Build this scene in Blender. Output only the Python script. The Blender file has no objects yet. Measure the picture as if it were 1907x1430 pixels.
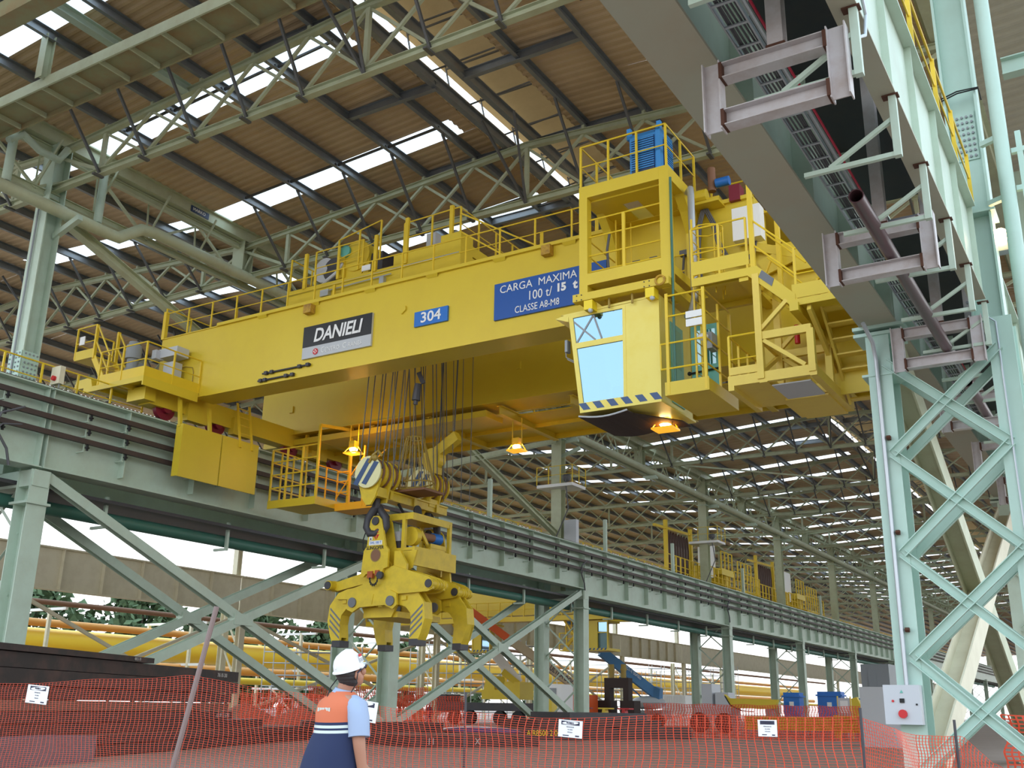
import bpy, bmesh, math, random
from mathutils import Vector, Matrix
random.seed(7)
S = bpy.context.scene
COL = S.collection
PI = math.pi
# ------------------------------------------------------------------ camera
cd = bpy.data.cameras.new('camera')
cam = bpy.data.objects.new('camera', cd); COL.objects.link(cam)
cd.sensor_fit = 'HORIZONTAL'; cd.sensor_width = 36.0
cd.lens = 36.0 * 1911.47 / 1907.0
cd.clip_start = 0.1; cd.clip_end = 2000
_y, _p, _r = 0.552603, 0.30595968, 0.01745827
_f = Vector((-math.sin(_y)*math.cos(_p), math.cos(_y)*math.cos(_p), math.sin(_p)))
_rt = Vector((math.cos(_y), math.sin(_y), 0)); _u = _rt.cross(_f)
_r2 = _rt*math.cos(_r) + _u*math.sin(_r); _u2 = -_rt*math.sin(_r) + _u*math.cos(_r)
cam.matrix_world = Matrix(((_r2.x, _u2.x, -_f.x, 0), (_r2.y, _u2.y, -_f.y, 0), (_r2.z, _u2.z, -_f.z, 1.45), (0, 0, 0, 1)))
S.camera = cam
# ------------------------------------------------------------------ sky and exposure
W = bpy.data.worlds.new('overcast_sky'); S.world = W; W.use_nodes = True
nt = W.node_tree; nt.nodes.clear()
wo = nt.nodes.new('ShaderNodeOutputWorld'); bg = nt.nodes.new('ShaderNodeBackground')
tc = nt.nodes.new('ShaderNodeTexCoord'); sx = nt.nodes.new('ShaderNodeSeparateXYZ'); rp = nt.nodes.new('ShaderNodeValToRGB')
nt.links.new(tc.outputs['Generated'], sx.inputs[0]); nt.links.new(sx.outputs['Z'], rp.inputs[0])
rp.color_ramp.elements[0].position = 0.0; rp.color_ramp.elements[0].color = (1.0, 1.0, 1.0, 1)
rp.color_ramp.elements[1].position = 0.75; rp.color_ramp.elements[1].color = (0.60, 0.82, 1.0, 1)
nt.links.new(rp.outputs[0], bg.inputs['Color']); bg.inputs['Strength'].default_value = 1.0
nt.links.new(bg.outputs[0], wo.inputs[0])
S.view_settings.view_transform = 'Standard'; S.view_settings.look = 'None'
S.view_settings.gamma = 1.0; S.view_settings.use_curve_mapping = False
S.view_settings.exposure = 1.35
S.cycles.use_denoising = True
S.cycles.max_bounces = 7; S.cycles.diffuse_bounces = 5; S.cycles.glossy_bounces = 3; S.cycles.transmission_bounces = 4
S.cycles.caustics_reflective = False; S.cycles.caustics_refractive = False
# ------------------------------------------------------------------ materials
def mat(name, col, rough=0.5, metal=0.0, dirt=None, amt=0.35, scale=1.2, emit=None, es=0.0, spec=0.4, stretch=(1, 1, 1)):
    m = bpy.data.materials.new(name); m.use_nodes = True
    n = m.node_tree.nodes; l = m.node_tree.links; b = n['Principled BSDF']
    b.inputs['Base Color'].default_value = (*col, 1); b.inputs['Roughness'].default_value = rough
    b.inputs['Metallic'].default_value = metal; b.inputs['Specular IOR Level'].default_value = spec
    if dirt is not None:
        t = n.new('ShaderNodeTexCoord'); mp = n.new('ShaderNodeMapping'); mp.inputs['Scale'].default_value = stretch
        z = n.new('ShaderNodeTexNoise'); z.inputs['Scale'].default_value = scale; z.inputs['Detail'].default_value = 6
        z.inputs['Roughness'].default_value = 0.65
        r = n.new('ShaderNodeValToRGB'); r.color_ramp.elements[0].position = 0.42; r.color_ramp.elements[1].position = 0.75
        k = n.new('ShaderNodeMath'); k.operation = 'MULTIPLY'; k.inputs[1].default_value = amt
        x = n.new('ShaderNodeMix'); x.data_type = 'RGBA'
        x.inputs['A'].default_value = (*col, 1); x.inputs['B'].default_value = (*dirt, 1)
        l.new(t.outputs['Object'], mp.inputs[0]); l.new(mp.outputs[0], z.inputs['Vector'])
        l.new(z.outputs['Fac'], r.inputs[0]); l.new(r.outputs[0], k.inputs[0]); l.new(k.outputs[0], x.inputs['Factor'])
        l.new(x.outputs['Result'], b.inputs['Base Color'])
    if emit:
        b.inputs['Emission Color'].default_value = (*emit, 1); b.inputs['Emission Strength'].default_value = es
    return m
M = {}
M['mint'] = mat('mint_paint', (0.50, 0.61, 0.51), 0.45, dirt=(0.34, 0.36, 0.27), amt=0.35)
M['mint2'] = mat('daylight_mint_paint', (0.45, 0.62, 0.55), 0.42, dirt=(0.36, 0.45, 0.38), amt=0.3)  # near copy of mint with bluish daylight put into the colour
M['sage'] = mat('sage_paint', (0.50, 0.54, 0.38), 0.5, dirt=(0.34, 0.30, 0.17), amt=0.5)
M['shadeflange'] = mat('shaded_flange_paint', (0.40, 0.40, 0.31), 0.55, dirt=(0.42, 0.27, 0.17), amt=0.35, scale=0.5)  # underside shade is put into the base colour; brown mottling is rust stain
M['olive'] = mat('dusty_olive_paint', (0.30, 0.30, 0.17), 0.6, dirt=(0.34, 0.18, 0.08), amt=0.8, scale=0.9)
M['steel'] = mat('galvanised_steel', (0.27, 0.29, 0.31), 0.42, 0.35, dirt=(0.16, 0.15, 0.15), amt=0.5)
M['darkbar'] = mat('dark_steel_bar', (0.13, 0.13, 0.13), 0.5, 0.3)
M['roof'] = mat('tan_roof_sheet', (0.62, 0.46, 0.29), 0.55, dirt=(0.40, 0.27, 0.15), amt=0.6, scale=0.35)
M['canopy'] = mat('cream_vent_sheet', (0.68, 0.55, 0.34), 0.6, dirt=(0.5, 0.38, 0.2), amt=0.4)
M['roofgrey'] = mat('grey_roof_sheet', (0.50, 0.48, 0.40), 0.6, dirt=(0.4, 0.37, 0.3), amt=0.4)
M['brownrail'] = mat('brown_conductor_steel', (0.055, 0.038, 0.036), 0.55, dirt=(0.10, 0.06, 0.04), amt=0.5)
M['beige'] = mat('beige_paint', (0.72, 0.67, 0.51), 0.6, dirt=(0.50, 0.44, 0.30), amt=0.4)
M['greenpipe'] = mat('green_pipe_paint', (0.05, 0.16, 0.12), 0.45, dirt=(0.08, 0.12, 0.10), amt=0.4)
M['yel'] = mat('crane_yellow', (0.70, 0.52, 0.035), 0.38, dirt=(0.60, 0.41, 0.03), amt=0.35, scale=0.7)
M['yel2'] = mat('handrail_yellow', (0.78, 0.55, 0.03), 0.4, dirt=(0.62, 0.40, 0.03), amt=0.3)
M['ylight'] = mat('pale_cab_yellow', (0.84, 0.70, 0.15), 0.35, dirt=(0.78, 0.60, 0.06), amt=0.6, scale=1.4)
M['gold'] = mat('grab_yellow', (0.72, 0.52, 0.03), 0.45, dirt=(0.40, 0.28, 0.03), amt=0.5, scale=2.5)
M['orange'] = mat('lamp_tinted_rail', (0.90, 0.45, 0.02), 0.45)  # yellow rail with the sodium lamps' orange light put into its colour
M['black'] = mat('black_rubber', (0.012, 0.012, 0.014), 0.6)
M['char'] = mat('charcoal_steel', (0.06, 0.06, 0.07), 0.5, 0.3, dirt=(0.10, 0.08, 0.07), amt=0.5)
M['blue'] = mat('sign_blue', (0.012, 0.085, 0.36), 0.4)
M['blue2'] = mat('sign_light_blue', (0.02, 0.16, 0.55), 0.4)
M['navy'] = mat('navy_stripe', (0.035, 0.06, 0.14), 0.45)
M['skyblue'] = mat('cabinet_blue', (0.05, 0.27, 0.66), 0.45)
M['white'] = mat('white_paint', (0.82, 0.82, 0.82), 0.5)
M['silver'] = mat('silver_sign', (0.50, 0.52, 0.55), 0.4)
M['blk'] = mat('sign_black', (0.018, 0.018, 0.022), 0.35)
M['red'] = mat('signal_red', (0.55, 0.02, 0.025), 0.4)
M['maroon'] = mat('maroon_wheel', (0.20, 0.012, 0.03), 0.4)
M['teal'] = mat('teal_door', (0.13, 0.42, 0.36), 0.35)
M['grey'] = mat('light_grey_enamel', (0.52, 0.54, 0.58), 0.4)
M['dgrey'] = mat('mid_grey_enamel', (0.27, 0.29, 0.31), 0.45)
M['galv'] = mat('zinc_conduit', (0.50, 0.53, 0.57), 0.35, 0.5)
M['prim'] = mat('weathered_primer', (0.56, 0.53, 0.54), 0.5, dirt=(0.30, 0.18, 0.12), amt=0.5, scale=2.2)
M['rust'] = mat('rusty_weld', (0.09, 0.035, 0.02), 0.8)
M['brownpipe'] = mat('maroon_pipe', (0.085, 0.04, 0.045), 0.28)
M['redcable'] = mat('red_cable', (0.45, 0.015, 0.05), 0.4)
M['ground'] = mat('red_brown_dirt', (0.31, 0.24, 0.20), 0.95, dirt=(0.40, 0.30, 0.25), amt=0.7, scale=0.6)
M['mound'] = mat('loose_soil', (0.20, 0.125, 0.085), 0.95, dirt=(0.30, 0.20, 0.14), amt=0.7, scale=2)
M['slab'] = mat('dark_mill_steel', (0.034, 0.026, 0.026), 0.55, dirt=(0.12, 0.06, 0.05), amt=0.7, scale=1.4)
M['slabtop'] = mat('brown_slab_scale', (0.17, 0.11, 0.085), 0.8, dirt=(0.09, 0.06, 0.05), amt=0.6)
M['net'] = mat('orange_net_plastic', (0.66, 0.065, 0.022), 0.5)
M['paper'] = mat('white_laminated_paper', (0.84, 0.84, 0.88), 0.35)
M['ink'] = mat('dark_ink', (0.03, 0.03, 0.06), 0.5)
M['ppipe'] = mat('pipeline_yellow', (0.88, 0.60, 0.04), 0.45)
M['opipe'] = mat('orange_pipe', (0.75, 0.33, 0.07), 0.5)
M['leaf'] = mat('dull_green_foliage', (0.075, 0.12, 0.055), 0.8, dirt=(0.14, 0.2, 0.09), amt=0.7)
M['bark'] = mat('grey_bark', (0.16, 0.12, 0.09), 0.9)
M['cablegrey'] = mat('grey_cable', (0.11, 0.11, 0.12), 0.5)
M['cablebrown'] = mat('brown_festoon_cable', (0.075, 0.03, 0.02), 0.5)
M['tan'] = mat('tan_canvas', (0.50, 0.40, 0.26), 0.7)
M['skin'] = mat('skin', (0.42, 0.20, 0.13), 0.5)
M['hair'] = mat('dark_grey_hair', (0.035, 0.03, 0.03), 0.6)
M['shirt'] = mat('pale_blue_shirt', (0.33, 0.40, 0.56), 0.8)
M['vestblue'] = mat('navy_vest_cloth', (0.020, 0.030, 0.085), 0.85)
M['vestorange'] = mat('orange_vest_cloth', (0.62, 0.16, 0.075), 0.8)
M['tape'] = mat('reflective_tape', (0.60, 0.66, 0.62), 0.35)
M['trouser'] = mat('grey_work_trousers', (0.22, 0.23, 0.26), 0.8)
M['lampon'] = mat('sodium_lamp_glow', (1, 0.6, 0.1), 0.4, emit=(1.0, 0.42, 0.04), es=4.0)
M['lampcore'] = mat('lamp_core_glow', (1, 0.9, 0.6), 0.4, emit=(1.0, 0.72, 0.30), es=14.0)
M['amber'] = mat('amber_lens', (0.95, 0.45, 0.02), 0.3, emit=(1.0, 0.45, 0.02), es=0.35)
M['rustbox'] = mat('rust_stained_yellow', (0.55, 0.33, 0.04), 0.6, dirt=(0.20, 0.08, 0.03), amt=0.9, scale=6)
M['dgold'] = mat('dull_gold_steel', (0.36, 0.25, 0.05), 0.5)
M['yel3'] = mat('fresh_yellow', (0.88, 0.66, 0.02), 0.4)
M['yelpale'] = mat('faded_yellow', (0.78, 0.58, 0.10), 0.45, dirt=(0.65, 0.42, 0.08), amt=0.4)
M['soot_and_opening_dark'] = mat('sooty_and_opening_brown', (0.045, 0.03, 0.028), 0.7)
M['navystripe'] = mat('blue_grey_stripe', (0.055, 0.10, 0.22), 0.5)
M['bluegrey'] = mat('slate_grey_paint', (0.16, 0.17, 0.19), 0.5)
M['cream'] = mat('cream_disc', (0.80, 0.76, 0.42), 0.45)
M['kraft2'] = mat('red_orange_rusty', (0.42, 0.10, 0.03), 0.6)
M['kraft3'] = mat('orange_red_boom', (0.75, 0.12, 0.03), 0.5)
M['liftblue'] = mat('lift_blue', (0.06, 0.20, 0.42), 0.45)
M['greyslab'] = mat('purple_grey_slab', (0.17, 0.14, 0.16), 0.7, dirt=(0.10, 0.07, 0.08), amt=0.5)
M['chalk'] = mat('chalk_paint', (0.55, 0.52, 0.50), 0.8)
M['violet'] = mat('violet_plastic', (0.16, 0.11, 0.25), 0.2)
M['poleb'] = mat('rusty_grey_pole', (0.26, 0.19, 0.18), 0.6)
M['kraft'] = mat('rust_brown_primer', (0.24, 0.12, 0.07), 0.7)
def glassmat(name, tint, refl=0.55, tr=0.35):
    m = bpy.data.materials.new(name); m.use_nodes = True
    n = m.node_tree.nodes; l = m.node_tree.links; n.clear()
    o = n.new('ShaderNodeOutputMaterial'); g = n.new('ShaderNodeBsdfGlossy'); t = n.new('ShaderNodeBsdfTransparent'); x = n.new('ShaderNodeMixShader')
    g.inputs['Roughness'].default_value = 0.03; g.inputs['Color'].default_value = (*tint, 1)
    t.inputs['Color'].default_value = (tint[0]*.9, tint[1]*.95, tint[2], 1)
    x.inputs[0].default_value = refl
    l.new(t.outputs[0], x.inputs[1]); l.new(g.outputs[0], x.inputs[2]); l.new(x.outputs[0], o.inputs[0])
    return m
M['glass'] = glassmat('sky_tinted_glass', (0.36, 0.56, 0.72), 0.6)  # tint carries the blue of the reflected sky
M['clear'] = glassmat('clear_glass', (0.85, 0.95, 0.95), 0.15)
def skymat():
    m = bpy.data.materials.new('milky_skylight_sheet'); m.use_nodes = True
    n = m.node_tree.nodes; l = m.node_tree.links; n.clear()
    o = n.new('ShaderNodeOutputMaterial'); a = n.new('ShaderNodeBsdfTranslucent'); t = n.new('ShaderNodeBsdfTransparent'); x = n.new('ShaderNodeMixShader')
    a.inputs[0].default_value = (0.92, 0.95, 0.97, 1); t.inputs[0].default_value = (0.95, 0.97, 1, 1); x.inputs[0].default_value = 0.45
    l.new(a.outputs[0], x.inputs[1]); l.new(t.outputs[0], x.inputs[2]); l.new(x.outputs[0], o.inputs[0])
    return m
M['skylight'] = skymat()
# ------------------------------------------------------------------ helpers
V = Vector
JIT = random.Random(11)      # a hair of play between touching pieces
Z = V((0, 0, 1))
class MB:
    """collects shapes, then links them as ONE mesh object"""
    def __init__(s): s.v = []; s.f = []; s.mi = []; s.cur = 0
    def add(s, vs, fs):
        o = len(s.v); j = JIT; e = (j.uniform(-.0012, .0012), j.uniform(-.0012, .0012), j.uniform(-.0012, .0012))
        s.v += [(q[0]+e[0], q[1]+e[1], q[2]+e[2]) for q in vs]
        for f in fs: s.f.append([o+i for i in f]); s.mi.append(s.cur)
        return s
    def mat(s, i): s.cur = i; return s
    def box(s, x0, x1, y0, y1, z0, z1):
        return s.add([(x0,y0,z0),(x1,y0,z0),(x1,y1,z0),(x0,y1,z0),(x0,y0,z1),(x1,y0,z1),(x1,y1,z1),(x0,y1,z1)],
                     [(0,3,2,1),(4,5,6,7),(0,1,5,4),(1,2,6,5),(2,3,7,6),(3,0,4,7)])
    def prof(s, p, q, poly, up=Z, cap=True):
        p = V(p); q = V(q); d = (q-p).normalized(); up = V(up)
        sd = d.cross(up)
        if sd.length < 1e-4: sd = d.cross(V((0, 1, 0)))
        if sd.length < 1e-4: sd = d.cross(V((1, 0, 0)))
        sd.normalize(); u2 = sd.cross(d)
        n = len(poly); vs = [p+sd*a+u2*b for a, b in poly]+[q+sd*a+u2*b for a, b in poly]
        fs = [(i, (i+1) % n, n+(i+1) % n, n+i) for i in range(n)]
        if cap: fs += [tuple(range(n-1, -1, -1)), tuple(range(n, 2*n))]
        return s.add(vs, fs)
    def beam(s, p, q, w, h=None, up=Z):
        h = h or w; a = w/2; b = h/2
        return s.prof(p, q, [(-a,-b),(a,-b),(a,b),(-a,b)], up)
    def ib(s, p, q, b, h, tf=0.03, tw=0.02, up=Z):
        a = b/2; k = h/2; t = tw/2
        return s.prof(p, q, [(-a,-k),(a,-k),(a,-k+tf),(t,-k+tf),(t,k-tf),(a,k-tf),(a,k),(-a,k),(-a,k-tf),(-t,k-tf),(-t,-k+tf),(-a,-k+tf)], up)
    def ch(s, p, q, b, h, t=0.015, up=Z):
        k = h/2
        return s.prof(p, q, [(0,-k),(b,-k),(b,-k+t),(t,-k+t),(t,k-t),(b,k-t),(b,k),(0,k)], up)
    def ang(s, p, q, b, h, t=0.012, up=Z):
        return s.prof(p, q, [(0,0),(b,0),(b,t),(t,t),(t,h),(0,h)], up)
    def tube(s, p, q, r, n=8, r2=None, cap=True):
        p = V(p); q = V(q); r2 = r if r2 is None else r2; d = (q-p).normalized()
        a = d.cross(Z) if abs(d.z) < .95 else d.cross(V((1, 0, 0)))
        a.normalize(); b = a.cross(d)
        cs = [(math.cos(2*PI*i/n), math.sin(2*PI*i/n)) for i in range(n)]
        vs = [p+(a*c+b*t)*r for c, t in cs]+[q+(a*c+b*t)*r2 for c, t in cs]
        fs = [(i, (i+1) % n, n+(i+1) % n, n+i) for i in range(n)]
        if cap: fs += [tuple(range(n-1, -1, -1)), tuple(range(n, 2*n))]
        return s.add(vs, fs)
    def path(s, pts, r, n=8, cap=True):
        pts = [V(p) for p in pts]; k = len(pts); rs = r if isinstance(r, (list, tuple)) else [r]*k
        vs = []; pa = None
        for i, p in enumerate(pts):
            d = (pts[min(i+1, k-1)]-pts[max(i-1, 0)]).normalized()
            if pa is None: a = d.cross(Z) if abs(d.z) < .95 else d.cross(V((1, 0, 0)))
            else: a = pa-d*pa.dot(d)
            a.normalize(); pa = a; b = a.cross(d)
            vs += [p+(a*math.cos(2*PI*j/n)+b*math.sin(2*PI*j/n))*rs[i] for j in range(n)]
        fs = [(i*n+j, i*n+(j+1) % n, (i+1)*n+(j+1) % n, (i+1)*n+j) for i in range(k-1) for j in range(n)]
        if cap: fs += [tuple(range(n-1, -1, -1)), tuple(range((k-1)*n, k*n))]
        return s.add(vs, fs)
    def prism(s, pts, vec):
        n = len(pts); vec = V(vec); pts = [V(p) for p in pts]
        return s.add(pts+[p+vec for p in pts], [tuple(range(n-1, -1, -1)), tuple(range(n, 2*n))]+[(i, (i+1) % n, n+(i+1) % n, n+i) for i in range(n)])
    def quad(s, a, b, c, d): return s.add([a, b, c, d], [(0, 1, 2, 3)])
    def ball(s, c, r, n=10, m=7, sc=(1, 1, 1)):
        vs = []; fs = []
        for i in range(m+1):
            t = PI*i/m
            for j in range(n):
                p = 2*PI*j/n
                vs.append((c[0]+r*sc[0]*math.sin(t)*math.cos(p), c[1]+r*sc[1]*math.sin(t)*math.sin(p), c[2]+r*sc[2]*math.cos(t)))
        fs = [(i*n+j, (i+1)*n+j, (i+1)*n+(j+1) % n, i*n+(j+1) % n) for i in range(m) for j in range(n)]
        return s.add(vs, fs)
    def rail(s, pts, h=1.1, sp=1.3, r=0.024, mid=1, toe=0.0, posts=True):
        """handrail along base points"""
        pts = [V(p) for p in pts]
        for ii, (a, b) in enumerate(zip(pts, pts[1:])):
            L = (b-a).length; k = max(1, round(L/sp))
            s.tube(a+Z*h, b+Z*h, r, 6)
            for j in range(mid): s.tube(a+Z*h*(j+1)/(mid+1), b+Z*h*(j+1)/(mid+1), r*.75, 6)
            if toe: s.beam(a+Z*toe/2, b+Z*toe/2, 0.012, toe)
            if posts:
                for i in range(1 if ii else 0, k+1):
                    p = a.lerp(b, i/k); s.beam(p, p+Z*h, r*2.1, r*2.1, up=(0, 1, 0))
        return s
    def build(s, name, mats, parent=None, smooth=False, label=None, ob=None):
        me = bpy.data.meshes.new(name)
        o = bpy.data.objects.new(name, me)
        off = V((0, 0, 0))
        if parent is not None:
            p = parent
            while p is not None: off += p.location; p = p.parent
            o.parent = parent
        else:
            xs = [q[0] for q in s.v]; ys = [q[1] for q in s.v]; zs = [q[2] for q in s.v]
            off = V(((min(xs)+max(xs))/2, (min(ys)+max(ys))/2, min(zs))); o.location = off
        me.from_pydata([(q[0]-off.x, q[1]-off.y, q[2]-off.z) for q in s.v], [], s.f)
        if not isinstance(mats, (list, tuple)): mats = [mats]
        for m in mats: me.materials.append(M[m] if isinstance(m, str) else m)
        if len(mats) > 1: me.polygons.foreach_set('material_index', s.mi)
        bm = bmesh.new(); bm.from_mesh(me); bmesh.ops.recalc_face_normals(bm, faces=bm.faces); bm.to_mesh(me); bm.free()
        if smooth:
            me.polygons.foreach_set('use_smooth', [True]*len(me.polygons))
            try: me.set_sharp_from_angle(angle=math.radians(40))
            except Exception: pass
        COL.objects.link(o)
        if label: o['label'] = label
        return o
def tag(o, label, cat, group=None, kind=None):
    o['label'] = label; o['category'] = cat
    if group: o['group'] = group
    if kind: o['kind'] = kind
    return o
def thing(name, label, cat, loc=(0, 0, 0), group=None):
    o = bpy.data.objects.new(name, None); o.location = loc; o.empty_display_size = 0.3
    COL.objects.link(o); return tag(o, label, cat, group)
def struct(o): o['kind'] = 'structure'; return o
def letters(txt, org, right, up, size, m, parent, name='lettering', depth=0.01, shear=0.0, bold=0.0, align='CENTER', sx=1.0, space=1.0):
    """raised lettering; org is the centre of the line, right/up give its plane"""
    cu = bpy.data.curves.new('txt', 'FONT'); cu.body = txt; cu.align_x = align; cu.align_y = 'CENTER'; cu.size = size
    cu.extrude = depth/2; cu.shear = shear; cu.offset = bold; cu.resolution_u = 3; cu.space_character = space
    t = bpy.data.objects.new('txt', cu); COL.objects.link(t)
    bpy.context.view_layer.update()
    me = bpy.data.meshes.new_from_object(t.evaluated_get(bpy.context.evaluated_depsgraph_get()))
    bpy.data.objects.remove(t); bpy.data.curves.remove(cu)
    right = V(right).normalized(); up = V(up).normalized(); nn = right.cross(up)
    off = V((0, 0, 0)); p = parent
    while p is not None: off += p.location; p = p.parent
    for v in me.vertices: c = v.co.copy(); v.co = V(org)-off+right*c.x*sx+up*c.y+nn*c.z
    me.materials.clear(); me.materials.append(M[m])
    o = bpy.data.objects.new(name, me); o.parent = parent; COL.objects.link(o); return o
ORD = ['first','second','third','fourth','fifth','sixth','seventh','eighth','ninth','tenth','eleventh','twelfth','thirteenth','fourteenth','fifteenth','sixteenth','seventeenth','eighteenth','nineteenth','twentieth','twenty-first','twenty-second','twenty-third','twenty-fourth']
# ================================================================== BUILDING
COLY = [20.4, 40.0, 59.7, 86.5, 108.0, 129.5, 151.0, 172.0, 194.0, 216.0, 238.0, 260.0]          # column lines along the hall
TRY = [11.5, 20.4, 30.0, 40.0, 50.0, 59.7, 73.0, 86.5, 97.0, 108.0, 118.7, 129.5, 140.0, 151.0, 162.0, 172.0, 184.0, 196.0, 208.0, 221.0]
XL, XR, XC = -33.0, -3.0, -18.0                                        # main bay
X2L, X2C = -62.0, -47.5                                                # side bay
YN, YF = 9.0, 420.0
def hh(x):
    if x > XL: return 15-abs(x-XC) if x < XR else min(15.0, (x-XR))
    return 14.5-abs(x-X2C)
def ztop(x): return 21.25+0.06*max(0, hh(x))
def zroof(x): return ztop(x)+0.65
# ---- floor
g = MB(); n = 60
g.quad((-420, -160, 0), (420, -160, 0), (420, 620, 0), (-420, 620, 0))
struct(tag(g.build('floor', 'ground'), 'bare red brown dirt floor of the hall', 'floor', kind='structure'))
# ---- roof sheets: corrugated along the slope, cut by skylight bands
SKY = [15.25, 21.25, 27.65, 34.2, 40.6, 47.0, 53.4, 61.5, 67.8, 74.0, 80.3, 87.0, 93.0, 98.8, 104.9, 111.3, 117.6, 124.0, 130.4, 136.8, 143.2, 149.6, 156.0, 162.4, 168.8, 175.2, 181.6, 188.0, 194.4, 200.8, 207.2, 214.0, 221.0, 228.0]
SW = 1.05
def corr(mb, x0, x1, y0, y1, pitch=0.36, amp=0.045):
    if y1-y0 < 0.02: return
    k = max(1, round((y1-y0)/pitch)); d = (y1-y0)/k; ys = []
    for i in range(k):
        ys += [(y0+d*i, 0), (y0+d*(i+.3), 0), (y0+d*(i+.5), amp), (y0+d*(i+.8), amp)]
    ys.append((y1, 0))
    vs = [(x0, y, zroof(x0)+a) for y, a in ys]+[(x1, y, zroof(x1)+a) for y, a in ys]; m = len(ys)
    mb.add(vs, [(i, i+1, m+i+1, m+i) for i in range(m-1)])
def slope(name, x0, x1, s0, s1, m, label):
    """roof between x0 and x1, skylights only between s0 and s1"""
    b = MB(); y = YN
    for sy in SKY:
        corr(b, x0, x1, y, sy, 0.36 if sy < 60 else 0.8)
        if s0 is None: corr(b, x0, x1, sy, sy+SW)
        else:
            if s0-x0 > .05: corr(b, x0, s0, sy, sy+SW)
            if x1-s1 > .05: corr(b, s1, x1, sy, sy+SW)
        y = sy+SW
    corr(b, x0, x1, y, YF, 0.8)
    tag(b.build(name, m), label, 'ceiling', kind='structure')
TH0, TH1 = -19.5, -16.2                                               # ridge vent throat
slope('ceiling', XL+.2, TH0, XL+.3, -20.1, 'roof', 'tan corrugated roof slope left of the ridge vent above the crane')
slope('ceiling', TH1, XR, None, None, 'roof', 'tan corrugated roof slope right of the ridge vent')
def slope2(x0, x1, s0, s1, lab):
    slope('ceiling', x0, x1, s0, s1, 'roof', lab)
slope2(X2C, XL-.2, X2C+1.2, XL-.5, 'tan corrugated roof of the side bay sloping to the valley gutter')
slope2(X2L, X2C, None, None, 'tan corrugated roof of the side bay sloping to its open outer edge')
b = MB(); corr(b, XR, 1.5, YN+4, YF, 0.5)
tag(b.build('ceiling', 'roofgrey'), 'greyish corrugated roof right of the lattice column', 'ceiling', kind='structure')
wn = 0
for i, sy in enumerate(SKY):
    for (a, c, side) in ((XL+.3, -20.1, 'main bay'), (X2C+1.2, XL-.5, 'side bay')):
        wn += 1; b = MB(); b.quad((a, sy, zroof(a)+.03), (c, sy, zroof(c)+.03), (c, sy+SW, zroof(c)+.03), (a, sy+SW, zroof(a)+.03))
        tag(b.build('window_%d' % wn, 'skylight'), 'glowing white skylight strip, %s from the camera in the %s roof' % (ORD[i] if i < 20 else '%s beyond the twentieth' % ORD[i-20], side), 'skylight', kind='structure')
# ---- valley gutters, seen as beams along the column heads
for (x, lab) in ((XL, 'pale box gutter beam running along the valley over the left columns'), (XR, 'pale box gutter beam along the valley over the right columns')):
    b = MB(); b.box(x-.35, x+.35, YN, YF, 21.45, 21.9); b.box(x-.5, x+.5, YN, YF, 21.9, 21.96)
    tag(b.build('gutter_beam', 'sage'), lab, 'gutter')
# ---- ridge ventilator
rv = thing('ridge_ventilator', 'long cream ridge ventilator canopy with bright side gap along the roof peak', 'roof vent', (XC, 60, 22.6))
zr = 23.4
b = MB(); b.quad((-20.32, YN, zr+1.4), (-17.9, YN, zr+1.9), (-17.9, YF, zr+1.9), (-20.32, YF, zr+1.4)); b.quad((-17.9, YN, zr+1.9), (-14.0, YN, zr+1.35), (-14.0, YF, zr+1.35), (-17.9, YF, zr+1.9)); b.build('canopy', 'canopy', rv)
b = MB(); b.quad((TH0-.05, YN, 22.7), (TH0-.05, YF, 22.7), (-19.9, YF, zr+.55), (-19.9, YN, zr+.55)); b.build('upstand', 'canopy', rv)
b = MB(); b.quad((TH1+.05, YN, 22.7), (TH1+.05, YF, 22.7), (-15.6, YF, zr+.55), (-15.6, YN, zr+.55)); b.build('upstand', 'canopy', rv)
b = MB()
y = YN+1.2
while y < 120:
    b.beam((-20.1, y, zr+1.3), (-14.4, y, zr+1.3), .06, .06); b.beam((-19.9, y, zr+.5), (-20.1, y, zr+1.4), .05); b.beam((-15.6, y, zr+.5), (-14.9, y, zr+1.35), .05)
    b.beam((-19.6, y, 22.75), (-15.9, y+2.2, zr+1.3), .05); y += 2.45
b.build('frame', 'darkbar', rv)
# ---- purlins
PX = [XC+2.45*k for k in range(-5, 6) if k]
def purlin(x, y0, y1, lab, grp):
    z = ztop(x)+.45
    b = MB(); b.ch((x-.06, y0, z), (x-.06, y1, z), .15, .36, .02)
    return tag(b.build('roof_purlin', 'steel'), lab, 'purlin', grp)
for k in range(-5, 6):
    if k == 0: continue
    side = 'left' if k < 0 else 'right'
    purlin(XC+2.45*k, YN, YF, 'grey roof purlin, %s %s of the ridge vent' % (ORD[abs(k)-1], side), 'purlins of the main roof')
for x, w in ((-18.95, 'left'), (-17.75, 'right')):
    b = MB(); b.ib((x, YN, 22.5), (x, YF, 22.5), .22, .45, .03, .03)
    tag(b.build('ridge_beam', 'steel'), 'dark steel twin ridge beam under the vent, %s one' % w, 'beam', 'ridge beams')
for k in range(-5, 6):
    x = X2C+2.4*k
    purlin(x, YN+4, YF, 'grey roof purlin of the side bay, %s from the left columns' % ORD[5-k], 'purlins of the side bay')
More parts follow.
